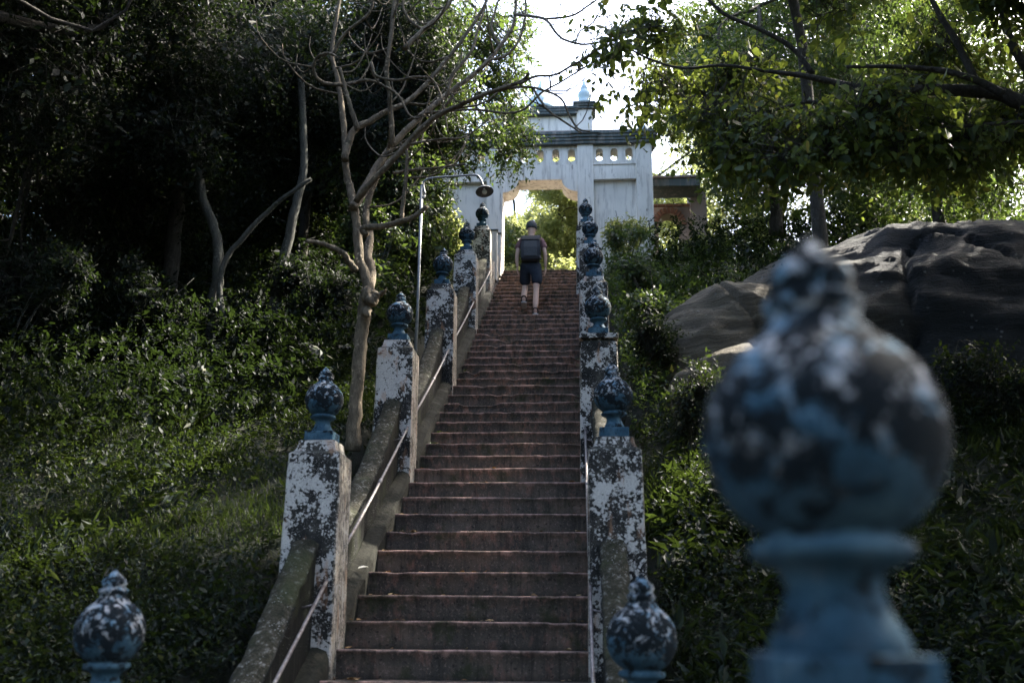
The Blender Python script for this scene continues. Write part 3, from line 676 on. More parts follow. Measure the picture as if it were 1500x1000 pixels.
# knots at the fork
kb = Tubes()
for (x, y, dx, dy, r) in ((541, 432, 12, -2, 9), (541, 436, 8, 10, 8), (535, 428, -4, 12, 8), (543, 428, 22, -4, 5), (538, 455, 3, 8, 8), (540, 445, 4, -10, 9)):
    p = at(x, y, 9.22)-bo; q = at(x+dx, y+dy, 9.15)-bo; kb.add(spline([p, (p+q)/2+br.normal(size=3)*.02, q], 7), np.array([.9, 1.15, 1, .9, .8, .55, .25])*r*.0064, 8, br, .18)
kb.obj('knot', M['bark'], bt)
tw = Tubes()
for P, r in brs[1:]:
    for _ in range(3):
        i_ = br.integers(len(P)//3, len(P)); s = P[i_]; d = br.normal(size=3); d[2] = abs(d[2])*.4; d[1] *= .6; d /= np.linalg.norm(d); L_ = br.uniform(.25, .75)
        if s[2] < 2.6: continue
        tw.add(spline([s, s+d*L_*.5+np.array([0, 0, -.06]), s+d*L_*.9+np.array([0, 0, .12]), s+d*L_+np.array([.02, 0, .28])], 9), np.linspace(min(r[i_]*.6, .013), .0045, 9), 5)
tag(tw.obj('twigs', M['bark'], bt), kind='stuff')

# ------------------------------------------------------------------ trees of the forest
def forest_tree(label, trunks, lobes, n, m, L_, size, T, leafmat, barkmat, seed, base, gap=0.0, freq=1.6, droop=.3, rt=.1, twigs=0.0, sub=4, group=None, name='forest_tree', shell=.55, limb=True):
    e = empty(name, base, label, 'tree', group); b = np.array(base, float); rg = np.random.default_rng(seed)
    for P, r0, r1 in trunks:
        Q = spline(np.array(P)-b, 24); tb = Tubes(); rr = np.linspace(r0, r1, 24)*(1+.5*np.exp(-np.linspace(0, 12, 24)))
        Q[1:-1] += rg.normal(size=(22, 3))*rr[1:-1, None]*.12
        tb.add(Q, rr, 10, rg, .08); tb.obj('trunk', barkmat, e)
    lo = [(l[0]-b[0], l[1]-b[1], l[2]-b[2], *l[3:]) for l in lobes]
    if limb:
        tb = Tubes(); limbs(tb, np.array(trunks[0][0][-1])-b, lo, trunks[0][2]*.8, rg, sub); tag(tb.obj('limbs', barkmat, e), kind='stuff')
    foliage('crown', lo, n, m, L_, size, T, leafmat, e, seed, gap, freq, droop, shell, twigs, barkmat)
    return e
def gz(x, y): return float(ground_h(x, y))
def L3(px, py, Y, rx, ry, rz): c = at(px, py, Y); return (c[0], c[1], c[2], rx, ry, rz)
def P3(L_, Y): return [at(x, y, Y if not isinstance(Y, (list, tuple)) else Y[i]) for i, (x, y) in enumerate(L_)]

# left: twin-trunked tree, leaning tree
p = P3([(316, 562), (312, 470), (320, 380), (312, 330), (296, 285), (290, 200), (300, 120)], 12.5); p[0][2] -= .2
q = P3([(358, 556), (336, 500), (322, 440), (328, 385), (365, 338), (405, 298), (456, 262)], 12.3); q[0][2] -= .2
forest_tree('dark tree with two close trunks and one branch slanting right, deep in the left forest', [(p, .085, .05), (q, .05, .028)],
    [L3(280, 40, 12, 1.6, 1.4, 1.3), L3(180, 140, 12.5, 1.5, 1.3, 1.2), L3(380, 100, 13.5, 1.5, 1.4, 1.1), L3(250, 200, 12, .9, .8, .5)], 5200, 7, .34, .085, T_SMALL, M['leaf_dark'], M['bark_mid'], 21, tuple(p[0]), gap=-.15, twigs=.004)
p = P3([(384, 560), (392, 500), (408, 420), (424, 340), (438, 280), (446, 220), (440, 100)], 12.9); p[0][2] -= .2
forest_tree('grey mottled trunk leaning right, just left of the bare tree', [(p, .085, .05)],
    [L3(430, 50, 14, 1.6, 1.4, 1.3), L3(480, 200, 14.5, 1.2, 1.2, 1.0), L3(350, 190, 14, 1.2, 1.3, .9), L3(560, 90, 14.6, 1.4, 1.3, 1.3)], 5200, 7, .34, .09, T_SMALL, M['leaf_dark'], M['bark_mid'], 22, tuple(p[0]), gap=-.1, twigs=.004)
# left: leafy tree whose sprays hang in front of the gateway's left side
p = [(-2.6, 17.5, gz(-2.6, 17.5)-.2), (-2.5, 17.4, 9), (-2.2, 17.2, 11), (-2.0, 17.0, 13)]
forest_tree('sunlit leafy tree overhanging the left half of the gateway', [(p, .14, .07)],
    [L3(560, 120, 16, 1.7, 1.5, 1.5), L3(650, 60, 17, 1.6, 1.4, 1.3), L3(640, 200, 16.5, 1.35, 1.2, .75), L3(715, 175, 17, .85, .8, .62), L3(735, 225, 17.2, .5, .5, .42), L3(770, 205, 17.4, .3, .4, .25), L3(690, 130, 17.2, .8, .8, .7), L3(745, 120, 17.6, .5, .6, .5), L3(560, 260, 15.6, 1.1, 1.1, .9), L3(730, 50, 18, .8, .9, 1.0), L3(600, 330, 15.8, .8, 1.0, .75)], 7200, 8, .34, .10, T_SMALL, M['leaf_mid'], M['bark_mid'], 23, tuple(p[0]), gap=-.12, freq=2.0, droop=.5, twigs=.0045)
p = [(-4.6, 14.2, gz(-4.6, 14.2)-.2), (-4.6, 14.2, 7), (-4.3, 14.4, 9.5)]
forest_tree('dark rounded tree filling the upper left of the forest', [(p, .13, .08)],
    [L3(90, 60, 13.5, 2.0, 1.6, 1.6), L3(60, 250, 13, 1.6, 1.5, 1.2), L3(200, 280, 14.5, 1.5, 1.4, 1.2), L3(0, 400, 12, 1.2, 1.2, 1.1), L3(-80, 150, 12, 1.6, 1.6, 1.6)], 7500, 7, .34, .09, T_SMALL, M['leaf_dark'], M['bark_dark'], 24, tuple(p[0]), gap=-.2, twigs=.004)
# nearer left canopy, out of frame above and beside the camera: added to keep the slope in shade
p = [(-5.4, 7.6, gz(-5.4, 7.6)-.2), (-5.3, 7.6, 3.5), (-4.9, 7.9, 6)]
forest_tree('dark leafy tree at the far left edge, with boughs added to shade the grass slope', [(p, .15, .09)],
    [(-4.9, 8.6, 7.9, 2.0, 1.9, 1.2), (-3.6, 6.5, 8.6, 2.0, 1.9, 1.0), (-5.3, 10.2, 6.6, 1.5, 1.5, 1.4), (-4.4, 11.0, 8.2, 1.6, 1.4, 1.2), (-6.4, 8.0, 5.5, 1.3, 1.5, 1.4), (-4.6, 4.2, 7.6, 2.2, 2.0, .9), (-2.6, 4.0, 8.6, 1.8, 1.8, .7), (-6.5, 5.5, 5.0, 1.5, 2.0, 1.6), (-3.2, 9.2, 9.3, 2.4, 2.6, 1.0), (-6.6, 11, 9.6, 2.6, 2.6, 1.4), (-2.6, 6.4, 7.9, 1.5, 1.8, .7)], 15000, 7, .34, .10, T_SMALL, M['leaf_dark'], M['bark_dark'], 25, tuple(p[0]), gap=-.2, twigs=.004)
# background wall of forest on the left: copies of two tall bushy trees, one behind the other
def copy_tree(o):
    c = o.copy(); COL.objects.link(c)
    for ch in list(o.children):
        k = ch.copy(); COL.objects.link(k); k.parent = c
    return c
def bushy(label, base, h, rad_, seed, leafmat, n=4200, size=.11, m=7):
    x, y, z = base; rg = np.random.default_rng(seed)
    lobes = [(x+rg.normal()*rad_*.45, y+rg.normal()*rad_*.4, z+h*t, rad_*rg.uniform(.6, .85), rad_*rg.uniform(.6, .8), rad_*rg.uniform(.5, .75)) for t in (.22, .38, .52, .66, .8, .93)]
    p = [(x, y, z-.2), (x+.1, y, z+h*.4), (x-.05, y, z+h*.75)]
    return forest_tree(label, [(p, .10, .05)], lobes, n, m, .36, size, T_SMALL, leafmat, M['bark_dark'], seed, (x, y, z-.2), gap=-.25, sub=3)
A = bushy('tall bushy dark tree behind the twin-trunked tree', (-3.6, 17.5, gz(-3.6, 17.5)), 7.5, 1.9, 31, M['leaf_dark'], 6500)
B = bushy('bushy mid-green tree crowding the left side of the gateway', (-3.4, 21.5, TOPZ), 5.5, 1.7, 32, M['leaf_mid'], 5600)
GB = 'bushy trees massed along the left forest'
for e in (A, B): e['group'] = GB
for (src, x, y, sc, rz, lab) in ((B, -4.4, 19.4, .9, .3, 'low bushy tree closing the gap behind the leaning trunk'), (B, -6.3, 17.6, .9, 1.5, 'low bushy tree far back between the left trunks'), (B, -9.4, 16.0, 1.0, 2.9, 'low bushy tree at the left edge behind the dark shrubs'), (A, -7.5, 24, 1.3, .8, 'bushy dark tree far back, filling the gap between the twin trunks'), (A, -10.8, 15.5, 1.3, 2.2, 'bushy dark tree farthest left behind the edge shrubs'), (A, -6.4, 16.2, 1.0, 1.3, 'bushy dark tree at the left edge of the photo behind the near boughs'), (A, -5.6, 20, 1.15, 2.6, 'bushy dark tree far behind the twin trunks'), (A, -8.4, 13.0, 1.0, 4.0, 'bushy dark tree low at the left edge'),
                                 (B, -5.2, 24, 1.2, 2.0, 'mid-green tree on the hilltop behind the left forest'), (A, -8.8, 18.5, 1.3, 5.2, 'tallest bushy tree in the far left of the forest'), (B, -1.9, 27.5, .95, 3.5, 'green tree behind the left part of the gateway')):
    c = copy_tree(src); c.location = (x, y, gz(x, y)-.2); c.rotation_euler = (0, 0, rz); c.scale = (sc,)*3; c['label'] = lab

# right: near broad-leaved tree, trunk outside the frame, boughs coming in from the right
bz = gz(7.4, 9.4)
rt = empty('broadleaf_tree', (7.4, 9.4, bz-.2), 'broad-leaved tree whose dark boughs reach in from the upper right', 'tree'); rb = np.array(rt.location); rg = np.random.default_rng(41)
tb = Tubes(); tb.add(spline(np.array([(7.4, 9.4, bz-.3), (7.3, 9.4, 3.2), (7.15, 9.3, 5.0), (7.5, 9.6, 8.2)])-rb, 20), np.linspace(.2, .1, 20), 12, rg, .06); tb.obj('trunk', M['bark_dark'], rt)
for pl, Yd, ra, rb_ in (([(1640, 165), (1500, 150), (1460, 137), (1380, 132), (1290, 132), (1240, 125), (1180, 112), (1120, 104)], 9.0, 14, 3), ([(1470, 138), (1430, 118), (1380, 104), (1310, 98), (1240, 98)], 8.8, 7, 2.5), ([(1290, 133), (1250, 160), (1190, 150), (1140, 160), (1080, 178)], 9.2, 4.5, 2),
                     ([(1560, 176), (1480, 180), (1400, 186), (1350, 190), (1310, 202)], 8.6, 3.6, 2), ([(1190, 108), (1160, 70), (1110, 42), (1060, 20), (1020, -20)], 9.2, 4.5, 2.5), ([(1430, 120), (1400, 60), (1370, 10), (1350, -40)], 8.9, 6, 3.5), ([(1540, 150), (1480, 60), (1460, -40)], 9.4, 8, 5), ([(1120, 104), (1060, 96), (1000, 100), (950, 86), (905, 62)], 9.1, 3, 1.4)):
    tb = Tubes(); k = len(pl); P = spline([at(x, y, Yd)-rb for x, y in pl], k*5); tb.add(P, np.linspace(ra, rb_, k*5)*Yd/FPX, 9, rg, .08); tb.obj('branch', M['bark_dark'], rt)
lo = []
for k in range(74):
    px = rg.uniform(880, 1560); lim = np.interp(px, [870, 930, 1000, 1060, 1130, 1300, 1400, 1560], [15, 110, 150, 215, 235, 265, 230, 190])
    py = rg.uniform(-150, lim) if k % 3 else lim-rg.uniform(0, 50)
    sz_ = rg.uniform(.26, .52); lo.append(L3(px, py, rg.uniform(8.3, 10.8), sz_*1.25, sz_*1.2, sz_*.62))
for (x_, y_, z_, q_) in ((4.8, 7.0, 8.2, 1.3), (6.6, 6.5, 7.4, 1.5), (5.2, 4.5, 7.6, 1.4), (3.4, 6.2, 8.8, 1.0), (7.6, 8.0, 7.0, 1.4)): lo.append((x_, y_, z_, q_*1.3, q_*1.3, q_*.6))  # extra unseen lobes overhead, added to shade the right slope
foliage('crown', [(l[0]-rb[0], l[1]-rb[1], l[2]-rb[2], *l[3:]) for l in lo], 13000, 6, .33, .098, T_BROAD, M['leaf_broad'], rt, 42, gap=.0, freq=2.6, droop=.6, twigs=.005, twmat=M['bark_dark'], shell=.15)

p = [(5.4, 14.6, gz(5.4, 14.6)+.6), (5.3, 14.2, 8.5), (4.8, 13.2, 10.5), (4.4, 12.4, 11.6)]  # crown above the view, shaped to keep sun off the left slope
forest_tree('tall thin-trunked tree on the rock, its unseen crown added to block the sun', [(p, .10, .05)],
    [(4.2, 8.6, 8.3, 1.5, 1.2, .8), (4.0, 10.4, 9.5, 1.5, 1.2, .8), (4.4, 12.0, 10.8, 1.6, 1.2, .9), (3.6, 11.6, 12.0, 1.5, 1.3, .8), (5.0, 10.0, 11.2, 1.6, 1.3, .9), (4.0, 13.8, 12.0, 1.3, .9, .7), (3.4, 9.0, 10.4, 1.3, 1.2, .8), (3.0, 14.4, 12.2, 1.5, 1.1, .9), (4.6, 15.6, 14.4, 1.7, 1.2, 1.0), (2.4, 15.2, 13.8, 1.4, 1.1, .9), (3.8, 12.9, 10.2, 1.2, .8, .6), (1.6, 13.0, 12.2, 1.2, 1.0, .7)], 11000, 7, .36, .11, T_SMALL, M['leaf_mid'], M['bark_dark'], 45, tuple(p[0]), gap=-.3, shell=.2)
p = [(9.6, 11.2, gz(9.6, 11.2)-.2), (9.5, 11.1, 6), (9.0, 11.0, 9.5), (8.4, 11.2, 12)]  # unseen tree added as a sun blocker for the lower slopes
forest_tree('big spreading tree out of view at the right, added to block the sun', [(p, .24, .12)],
    [(8.0, 10.4, 10.4, 2.2, 2.0, 1.4), (9.8, 9.0, 8.2, 2.2, 2.2, 1.5), (11, 12, 10.5, 2.2, 2.0, 1.6), (6.2, 12.4, 13.4, 2.3, 1.7, 1.2), (4.2, 12.0, 12.8, 2.0, 1.8, .9), (8.0, 13.8, 14.6, 2.2, 1.7, 1.2), (6.0, 9.5, 12.0, 2.0, 1.8, 1.0), (11.5, 8.0, 6.5, 2.0, 2.2, 1.5), (9.5, 6.5, 6.8, 2, 2, 1.3)], 9000, 7, .42, .15, T_SMALL, M['leaf_mid'], M['bark_dark'], 46, tuple(p[0]), gap=-.35, shell=.2)
# right hillside trees behind the rock and behind the gateway's right side
def rtree(label, x, y, h, r, seed, mat, n, size, bark='bark_mid', **k):
    z = gz(x, y)
    if 3 < x < 11 and 11 < y < 19: z += 1.2
    return bushy(label, (x, y, z), h, r, seed, M[mat], n, size, **k)
D = rtree('dense dark green tree on top of the rock outcrop', 5.6, 18.6, 6.6, 1.8, 51, 'leaf_mid', 7000, .10)
E_ = rtree('loose sunlit tree on the hilltop right of the ruin', 6.3, 24.5, 7.4, 2.0, 52, 'leaf_pale', 6500, .10)
GR = 'trees on the right hillside'
for e in (D, E_): e['group'] = GR
for (src, x, y, sc, rz, lab) in ((D, 8.4, 17.6, 1.05, 2.2, 'dense dark tree above the right end of the rock'), (D, 10.8, 15.2, 1.15, 3.9, 'dark tree at the right edge of the photo above the rock'), (E_, 9.2, 23.5, 1.15, 1.6, 'yellow-green loose tree at the right edge behind the dark trees'),
                                 (E_, 4.3, 30, 1.15, 3.1, 'pale feathery tree against the sky right of the gateway roof'), (E_, 12.0, 27, 1.4, 4.4, 'pale tree far right behind the rock trees'), (D, 8.2, 21.0, 1.2, .7, 'mid-distance dark tree between the ruin and the right edge')):
    c = copy_tree(src); c.location = (x, y, gz(x, y)-.2+(1.0 if y < 19 else 0)); c.rotation_euler = (0, 0, rz); c.scale = (sc,)*3; c['label'] = lab
for (x, y, hh, lab, sd2) in ((3.6, 29.0, 9.0, 'sparse feathery pale tree against the white sky right of the gateway roof', 54), (-.6, 31.0, 10.0, 'sparse feathery pale tree against the white sky behind the gateway spire', 55)):
    z = gz(x, y); rg2 = np.random.default_rng(sd2)
    forest_tree(lab, [([(x, y, z-.2), (x+.2, y, z+hh*.5), (x, y, z+hh*.8)], .08, .03)], [(x+rg2.normal()*1.1, y+rg2.normal()*.6, z+hh*t, 1.0, .8, .6) for t in (.45, .55, .65, .75, .85, .95)], 900, 7, .42, .11, T_SMALL, M['leaf_pale'], M['bark_mid'], sd2, (x, y, z-.2), gap=.1, freq=2.2, shell=.2)
# trees beyond the opening
F_ = rtree('yellow-green tree seen through the right half of the gateway opening', 1.25, 27.0, 5.4, 1.3, 61, 'leaf_pale', 9000, .10)
F_['group'] = 'trees beyond the gateway'
for (x, y, sc, rz, lab) in ((-.5, 28.6, .74, 1.1, 'small pale tree seen through the left half of the gateway opening'), (.3, 33, 1.3, 2.5, 'distant pale tree in the middle of the gateway opening')):
    c = copy_tree(F_); c.location = (x, y, gz(x, y)-.3); c.rotation_euler = (0, 0, rz); c.scale = (sc,)*3; c['label'] = lab

# unseen trees added around the foot of the stair to shade the landing and slopes
p = [(-4.8, -2.5, LAND-.2), (-4.6, -2.3, 3), (-4.0, -1.5, 6.5)]
forest_tree('large unseen tree added for shade behind the camera, left of the landing', [(p, .22, .12)], [(-4.4, -1.5, 6.8, 3.0, 2.8, 1.3), (-2.2, 1.0, 7.8, 2.4, 2.4, .9), (-6.5, 1.5, 6.2, 2.2, 2.6, 1.6), (-1.5, -4, 7.5, 3, 2.6, 1.3)], 3600, 7, .45, .17, T_SMALL, M['leaf_dark'], M['bark_dark'], 91, tuple(p[0]), gap=-.3, shell=.3)
p = [(6.8, -1.5, LAND-.2), (6.6, -1.3, 3), (6.0, -.5, 6.0)]
forest_tree('large unseen tree added for shade behind the camera, right of the landing', [(p, .22, .12)], [(5.8, -.5, 6.6, 2.8, 2.6, 1.2), (3.6, -2.5, 7.6, 2.8, 2.4, 1.0), (7.5, 2.5, 6.4, 2.2, 2.6, 1.6), (2.2, 1.5, 8.6, 1.8, 1.6, .7)], 3600, 7, .45, .17, T_SMALL, M['leaf_dark'], M['bark_dark'], 92, tuple(p[0]), gap=-.3, shell=.3)

# ring of unseen tree copies, added to cut skylight on the lower slopes
for k, (x, y, sc, rz) in enumerate(((-10.5, 9, 1.5, .4), (-11, 4, 1.5, 1.9), (-10.5, -1.5, 1.5, 3.3), (-7, -8, 1.5, 4.4), (-2.5, -10.5, 1.6, 5.1), (2.5, -10, 1.5, .9), (7, -9, 1.6, 2.4), (11, -5, 1.5, 3.0), (12.5, 1, 1.5, 4.9), (12.5, 6.5, 1.5, 5.8), (13.5, 11.5, 1.3, 1.2))):
    c = copy_tree(A); c.location = (x, y, gz(x, y)-.2); c.rotation_euler = (0, 0, rz); c.scale = (sc,)*3; c['group'] = 'unseen trees added for shade around the foot of the stair'; c['label'] = 'unseen bushy dark tree added round the landing for shade'
# ------------------------------------------------------------------ rock outcrop
def rock(name, label, c, R3, seed, mat, tilt=0, nu=90, nv=50, amp=.16):
    u = np.linspace(0, 2*np.pi, nu, endpoint=False); v = np.linspace(-np.pi/2, np.pi/2, nv); U_, V_ = np.meshgrid(u, v, indexing='ij')
    e = .84; sg = lambda a, k: np.sign(a)*np.abs(a)**k
    p = np.stack([sg(np.cos(V_), e)*sg(np.cos(U_), e+.1), sg(np.cos(V_), e)*sg(np.sin(U_), e+.1), sg(np.sin(V_), .75)], -1).reshape(-1, 3)
    q = p*np.array(R3); d = amp*.6*snoise(q, .9, seed)-amp*.35*np.abs(snoise(q*np.array([1, 1, 2.5]), 2.6, seed+9))+amp*.06*snoise(q*np.array([1, 1, 3]), 16, seed+11)+amp*.35*(np.floor(snoise(q, .8, seed+7)*3)/3)*np.clip(1-np.abs(p[:, 2]), 0, 1)+amp*.5*snoise(q, 2.3, seed+1)+amp*.12*np.sign(np.sin(q[:, 2]*7+2*snoise(q, 1.2, seed+2)))+amp*.15*snoise(q, 7, seed+4)
    cr = np.exp(-(snoise(q, 1.3, seed+3)/.025)**2); d -= amp*.8*cr
    q = q+p*d[:, None]; i, j = np.meshgrid(np.arange(nu), np.arange(nv-1), indexing='ij'); i = i.ravel(); j = j.ravel(); k = (i+1) % nu
    o = link(name, np_mesh(name, q, [np.stack([i*nv+j, k*nv+j, k*nv+j+1, i*nv+j+1], 1)], True), mat, None, c); o.rotation_euler = (rad(-14), rad(tilt), rad(4)); return tag(o, label, 'rock')
rock('rock_outcrop', 'huge smooth dark striated rock outcrop behind the blurred finial', (7.1, 15.0, 1.4), (5.0, 4.3, 4.15), 71, M['rock'], 3, 330, 170, .20)
rock('boulder', 'tan cracked boulder under the left end of the big rock', (3.95, 13.3, 2.95), (1.5, 1.5, 1.65), 74, M['rock'], 5, 160, 90, .16)
rock('boulder', 'low dark boulder half buried under vines beneath the tan boulder', (3.9, 11.6, 2.7), (1.2, .7, .6), 77, M['rock'], -6, 70, 40, .12)

# ------------------------------------------------------------------ shrubs
def shrub(label, x, y, h, r, seed, leafmat, n=420, m=7, size=.06, T=T_SMALL, L_=.22, z=None, gap=-.3, stems=7, name='shrub'):
    z = gz(x, y) if z is None else z; e = empty(name, (x, y, z), label, 'shrub', 'shrubs along the stair and rocks'); rg = np.random.default_rng(seed); tb = Tubes(); lo = []
    for k in range(stems):
        a = rg.uniform(0, 6.28); rr = r*rg.uniform(.2, .75); tip = np.array([math.cos(a)*rr, math.sin(a)*rr, h*rg.uniform(.5, .95)])
        tb.add(spline([(0, 0, -.1), tip*np.array([.4, .4, .6]), tip], 8), np.linspace(.014, .004, 8), 5); lo.append((*(tip*rg.uniform(.55, 1.05)), r*rg.uniform(.2, .6), r*rg.uniform(.2, .6), h*rg.uniform(.10, .34)))
    tag(tb.obj('stems', M['bark_mid'], e), kind='stuff'); foliage('foliage', lo, n, m, L_, size, T, M[leafmat], e, seed, .05, 4, .35, .1, .0025, M['bark_mid'])
    return e
SH = [('bright sunlit shrub growing against the gateway\'s right panel', 2.75, 20.6, 1.5, .55, 'leaf_pale', 190, .11, None), ('leafy shrub below the round brick arch', 4.4, 21.9, .8, .5, 'leaf_pale', 330, .10, None),
      ('green shrub between the right pillars and the gateway foot', 2.7, 18.6, 1.5, .6, 'leaf_mid', 330, .10, None), ('shrub spilling over the wall beside the walker', 2.75, 16.4, 1.3, .6, 'leaf_mid', 360, .09, None),
      ('dense shrub beside the upper right pillars', 2.85, 14.4, 1.35, .65, 'leaf_mid', 380, .085, None), ('dark shrub between the flaking pillar and the tan boulder', 2.8, 12.3, 1.15, .6, 'leaf_weed', 620, .06, None),
      ('leafy shrub right of the lichen-blotched pillar', 2.85, 10.4, .95, .55, 'leaf_weed', 520, .055, None), ('bushy growth on top of the tan boulder', 4.0, 14.6, .9, .8, 'leaf_mid', 600, .06, 4.7), ('hanging grassy tuft on the rock brow', 4.7, 13.9, .6, .7, 'leaf_dark', 500, .06, 4.5),
      ('dark shrub below the rock face right of the blurred finial', 6.3, 10.6, .7, .9, 'leaf_weed', 500, .06, None), ('low dark shrub under the rock left of the blurred finial', 4.3, 10.7, .8, .8, 'leaf_weed', 700, .06, None),
      ('dark bush on the rock top at the right edge', 7.6, 16.2, 1.0, 1.1, 'leaf_dark', 800, .08, 5.9), ('bush along the rock top behind the blurred finial tip', 5.8, 16.2, .9, 1.0, 'leaf_dark', 800, .08, 5.7),
      ('shrub at the left edge of the grass slope under the dark trees', -5.0, 10.8, 1.5, 1.0, 'leaf_dark', 1000, .08, None), ('dark shrub behind the grass slope left of the twin trunks', -3.9, 11.9, 1.3, .9, 'leaf_dark', 900, .075, None),
      ('dark shrub between the leaning trunk and the bare tree', -1.8, 12.6, 1.6, .8, 'leaf_dark', 900, .075, None), ('dark shrub behind the bare tree trunk', -1.5, 14.5, 1.9, .8, 'leaf_mid', 900, .085, None), ('sunlit shrub left of the lamp pole', -1.35, 16.6, 2.2, .75, 'leaf_mid', 900, .11, None),
      ('bright leafy shrub behind the dark finials, under the lamp', -1.05, 18.4, 1.9, .6, 'leaf_pale', 700, .11, None), ('dark bush at the left edge above the corner finial', -5.4, 9.3, 1.4, .8, 'leaf_dark', 800, .08, None),
      ('shrub under the gateway\'s left panel', -1.6, 20.6, 1.3, .6, 'leaf_mid', 500, .08, None), ('pale bushes at the lower left of the gateway opening', .1, 25.0, 1.5, .7, 'leaf_pale', 500, .09, None), ('pale bushes at the lower right of the gateway opening', 1.5, 24.6, 1.7, .7, 'leaf_pale', 500, .09, None)]
for k, (lab, x, y, h, r, mt, n, sz, z) in enumerate(SH): shrub(lab, x, y, h, r, 100+k, mt, n, 7, sz, T_SMALL, .24, z)

# ------------------------------------------------------------------ ground cover (stuff)
def scatter(n, x0, x1, y0, y1, rng, dens=None):
    x = rng.uniform(x0, x1, n); y = rng.uniform(y0, y1, n)
    if dens is not None: k = rng.random(n) < dens(x, y); x, y = x[k], y[k]
    return x, y
def grass(name, x, y, rng, hmin, hmax, wd, mat):
    n = len(x); z = ground_h(x, y)-.01; a = rng.uniform(0, 6.28, n); h = rng.uniform(hmin, hmax, n); lean = rng.uniform(.3, 1.6, n)*h
    dx, dy = np.cos(a), np.sin(a); sx, sy = -dy*wd, dx*wd; b = np.stack([x, y, z], 1); D_ = np.stack([dx*lean, dy*lean, 0*h], 1); S = np.stack([sx, sy, 0*h], 1); Z_ = np.stack([0*h, 0*h, h], 1)
    V = np.stack([b-S, b+S, b+D_*.35-S*.8+Z_*.6, b+D_*.35+S*.8+Z_*.6, b+D_+Z_*rng.uniform(.7, 1.0, n)[:, None]], 1); k = np.arange(n)[:, None, None]*5
    return tag(link(name, np_mesh(name, V.reshape(-1, 3), [(np.array([(0, 1, 3, 2)])[None]+k).reshape(-1, 4), (np.array([(2, 3, 4)])[None]+k).reshape(-1, 3)]), mat), kind='stuff')
r0 = np.random.default_rng(200)
clump = lambda f, t, s: (lambda x, y: np.clip((snoise(np.stack([x, y, 0*x], 1), f, s)-t)*1.6+.45, .05, 1))
x, y = scatter(120000, -5.5, -.34, 4.0, 12.5, r0, clump(2.2, -.1, 3))
tag(grass('grass', x, y, r0, .04, .16, .003, M['grass']), 'tangled dark grass covering the slope left of the stair', 'grass')
x, y = scatter(80000, 2.12, 7.5, 4.0, 12.5, r0, clump(2.0, 0, 5))
tag(grass('grass', x, y, r0, .05, .24, .003, M['grass']), 'long grass on the slope right of the stair', 'grass')
def weeds(name, x, y, rng, size, m, mat, T=T_SMALL, hh=.16):
    n = len(x); z = ground_h(x, y)+rng.uniform(0, hh, n); p = np.stack([x, y, z], 1); u = rng.normal(size=(n, 3))*.4; u[:, 2] = 1
    pos, ld, up, sz, d, ll = sprigs(p, u/np.linalg.norm(u, axis=1)[:, None], m, .16, size, rng, .15, 1.0)
    return tag(link(name, leaves_mesh(name, pos, ld, up, sz, T, rng), mat), kind='stuff')
x, y = scatter(20000, -6, -.36, 4.2, 13, r0, clump(1.3, .0, 9)); tag(weeds('weeds', x, y, r0, .055, 6, M['leaf_weed']), 'small-leaved weeds among the grass left of the stair', 'weeds')
x, y = scatter(15000, 2.15, 8, 4.0, 13, r0, clump(1.5, -.1, 12)); tag(weeds('weeds', x, y, r0, .06, 6, M['leaf_weed']), 'leafy weeds and creepers right of the stair', 'weeds')
x, y = scatter(3600, 2.3, 7, 4.5, 9.5, r0, clump(1.2, .1, 17)); tag(weeds('ground_cover', x, y, r0, .095, 5, M['leaf_weed'], T_BROAD, .10), 'broad-leaved ground cover below the blurred finial', 'ground cover')
x, y = scatter(9000, -9, -.6, 11.5, 20, r0); tag(weeds('undergrowth', x, y, r0, .085, 8, M['leaf_dark'], T_SMALL, .9), 'dark undergrowth on the left forest floor', 'undergrowth')
x, y = scatter(4500, 2.3, 5, 11.0, 21.5, r0); tag(weeds('undergrowth', x, y, r0, .07, 7, M['leaf_mid'], T_SMALL, .5), 'green undergrowth climbing beside the upper right pillars', 'undergrowth')
x, y = scatter(5000, -8, 12, 23.5, 34, r0); tag(weeds('undergrowth', x, y, r0, .10, 8, M['leaf_pale'], T_SMALL, .8), 'sunlit undergrowth on the hilltop beyond the gateway', 'undergrowth')
x, y = scatter(7000, -4, -.36, 3.0, 7.5, r0); tag(weeds('weeds', x, y, r0, .05, 7, M['leaf_weed']), 'thick low weeds at the bottom left beside the stair wall', 'weeds')
x, y = scatter(6000, 2.15, 5, 3.0, 8, r0); tag(weeds('weeds', x, y, r0, .05, 7, M['leaf_weed']), 'thick low weeds at the bottom right behind the finials', 'weeds')
x, y = scatter(5000, -8, -1.2, 8.6, 12.5, r0, lambda x, y: np.clip((-x-1.2)*.35+(y-9.2)*.35, 0, 1)); tag(weeds('undergrowth', x, y, r0, .08, 8, M['leaf_dark'], T_SMALL, .75), 'dark jungle undergrowth closing in on the grass slope', 'undergrowth')
x, y = scatter(11000, -17, -3, 18.5, 27, r0); tag(weeds('undergrowth', x, y, r0, .13, 8, M['leaf_dark'], T_SMALL, 2.3), 'tall dark undergrowth closing the ridge behind the left forest', 'undergrowth')
x, y = scatter(6000, 5, 17, 21, 27, r0); tag(weeds('undergrowth', x, y, r0, .12, 8, M['leaf_mid'], T_SMALL, 1.7), 'tall undergrowth along the ridge behind the right-hand trees', 'undergrowth')
x, y = scatter(9000, 3.2, 16, 13.5, 24, r0); tag(weeds('undergrowth', x, y, r0, .09, 8, M['leaf_dark'], T_SMALL, 1.1), 'dark undergrowth under the trees above the rock', 'undergrowth')
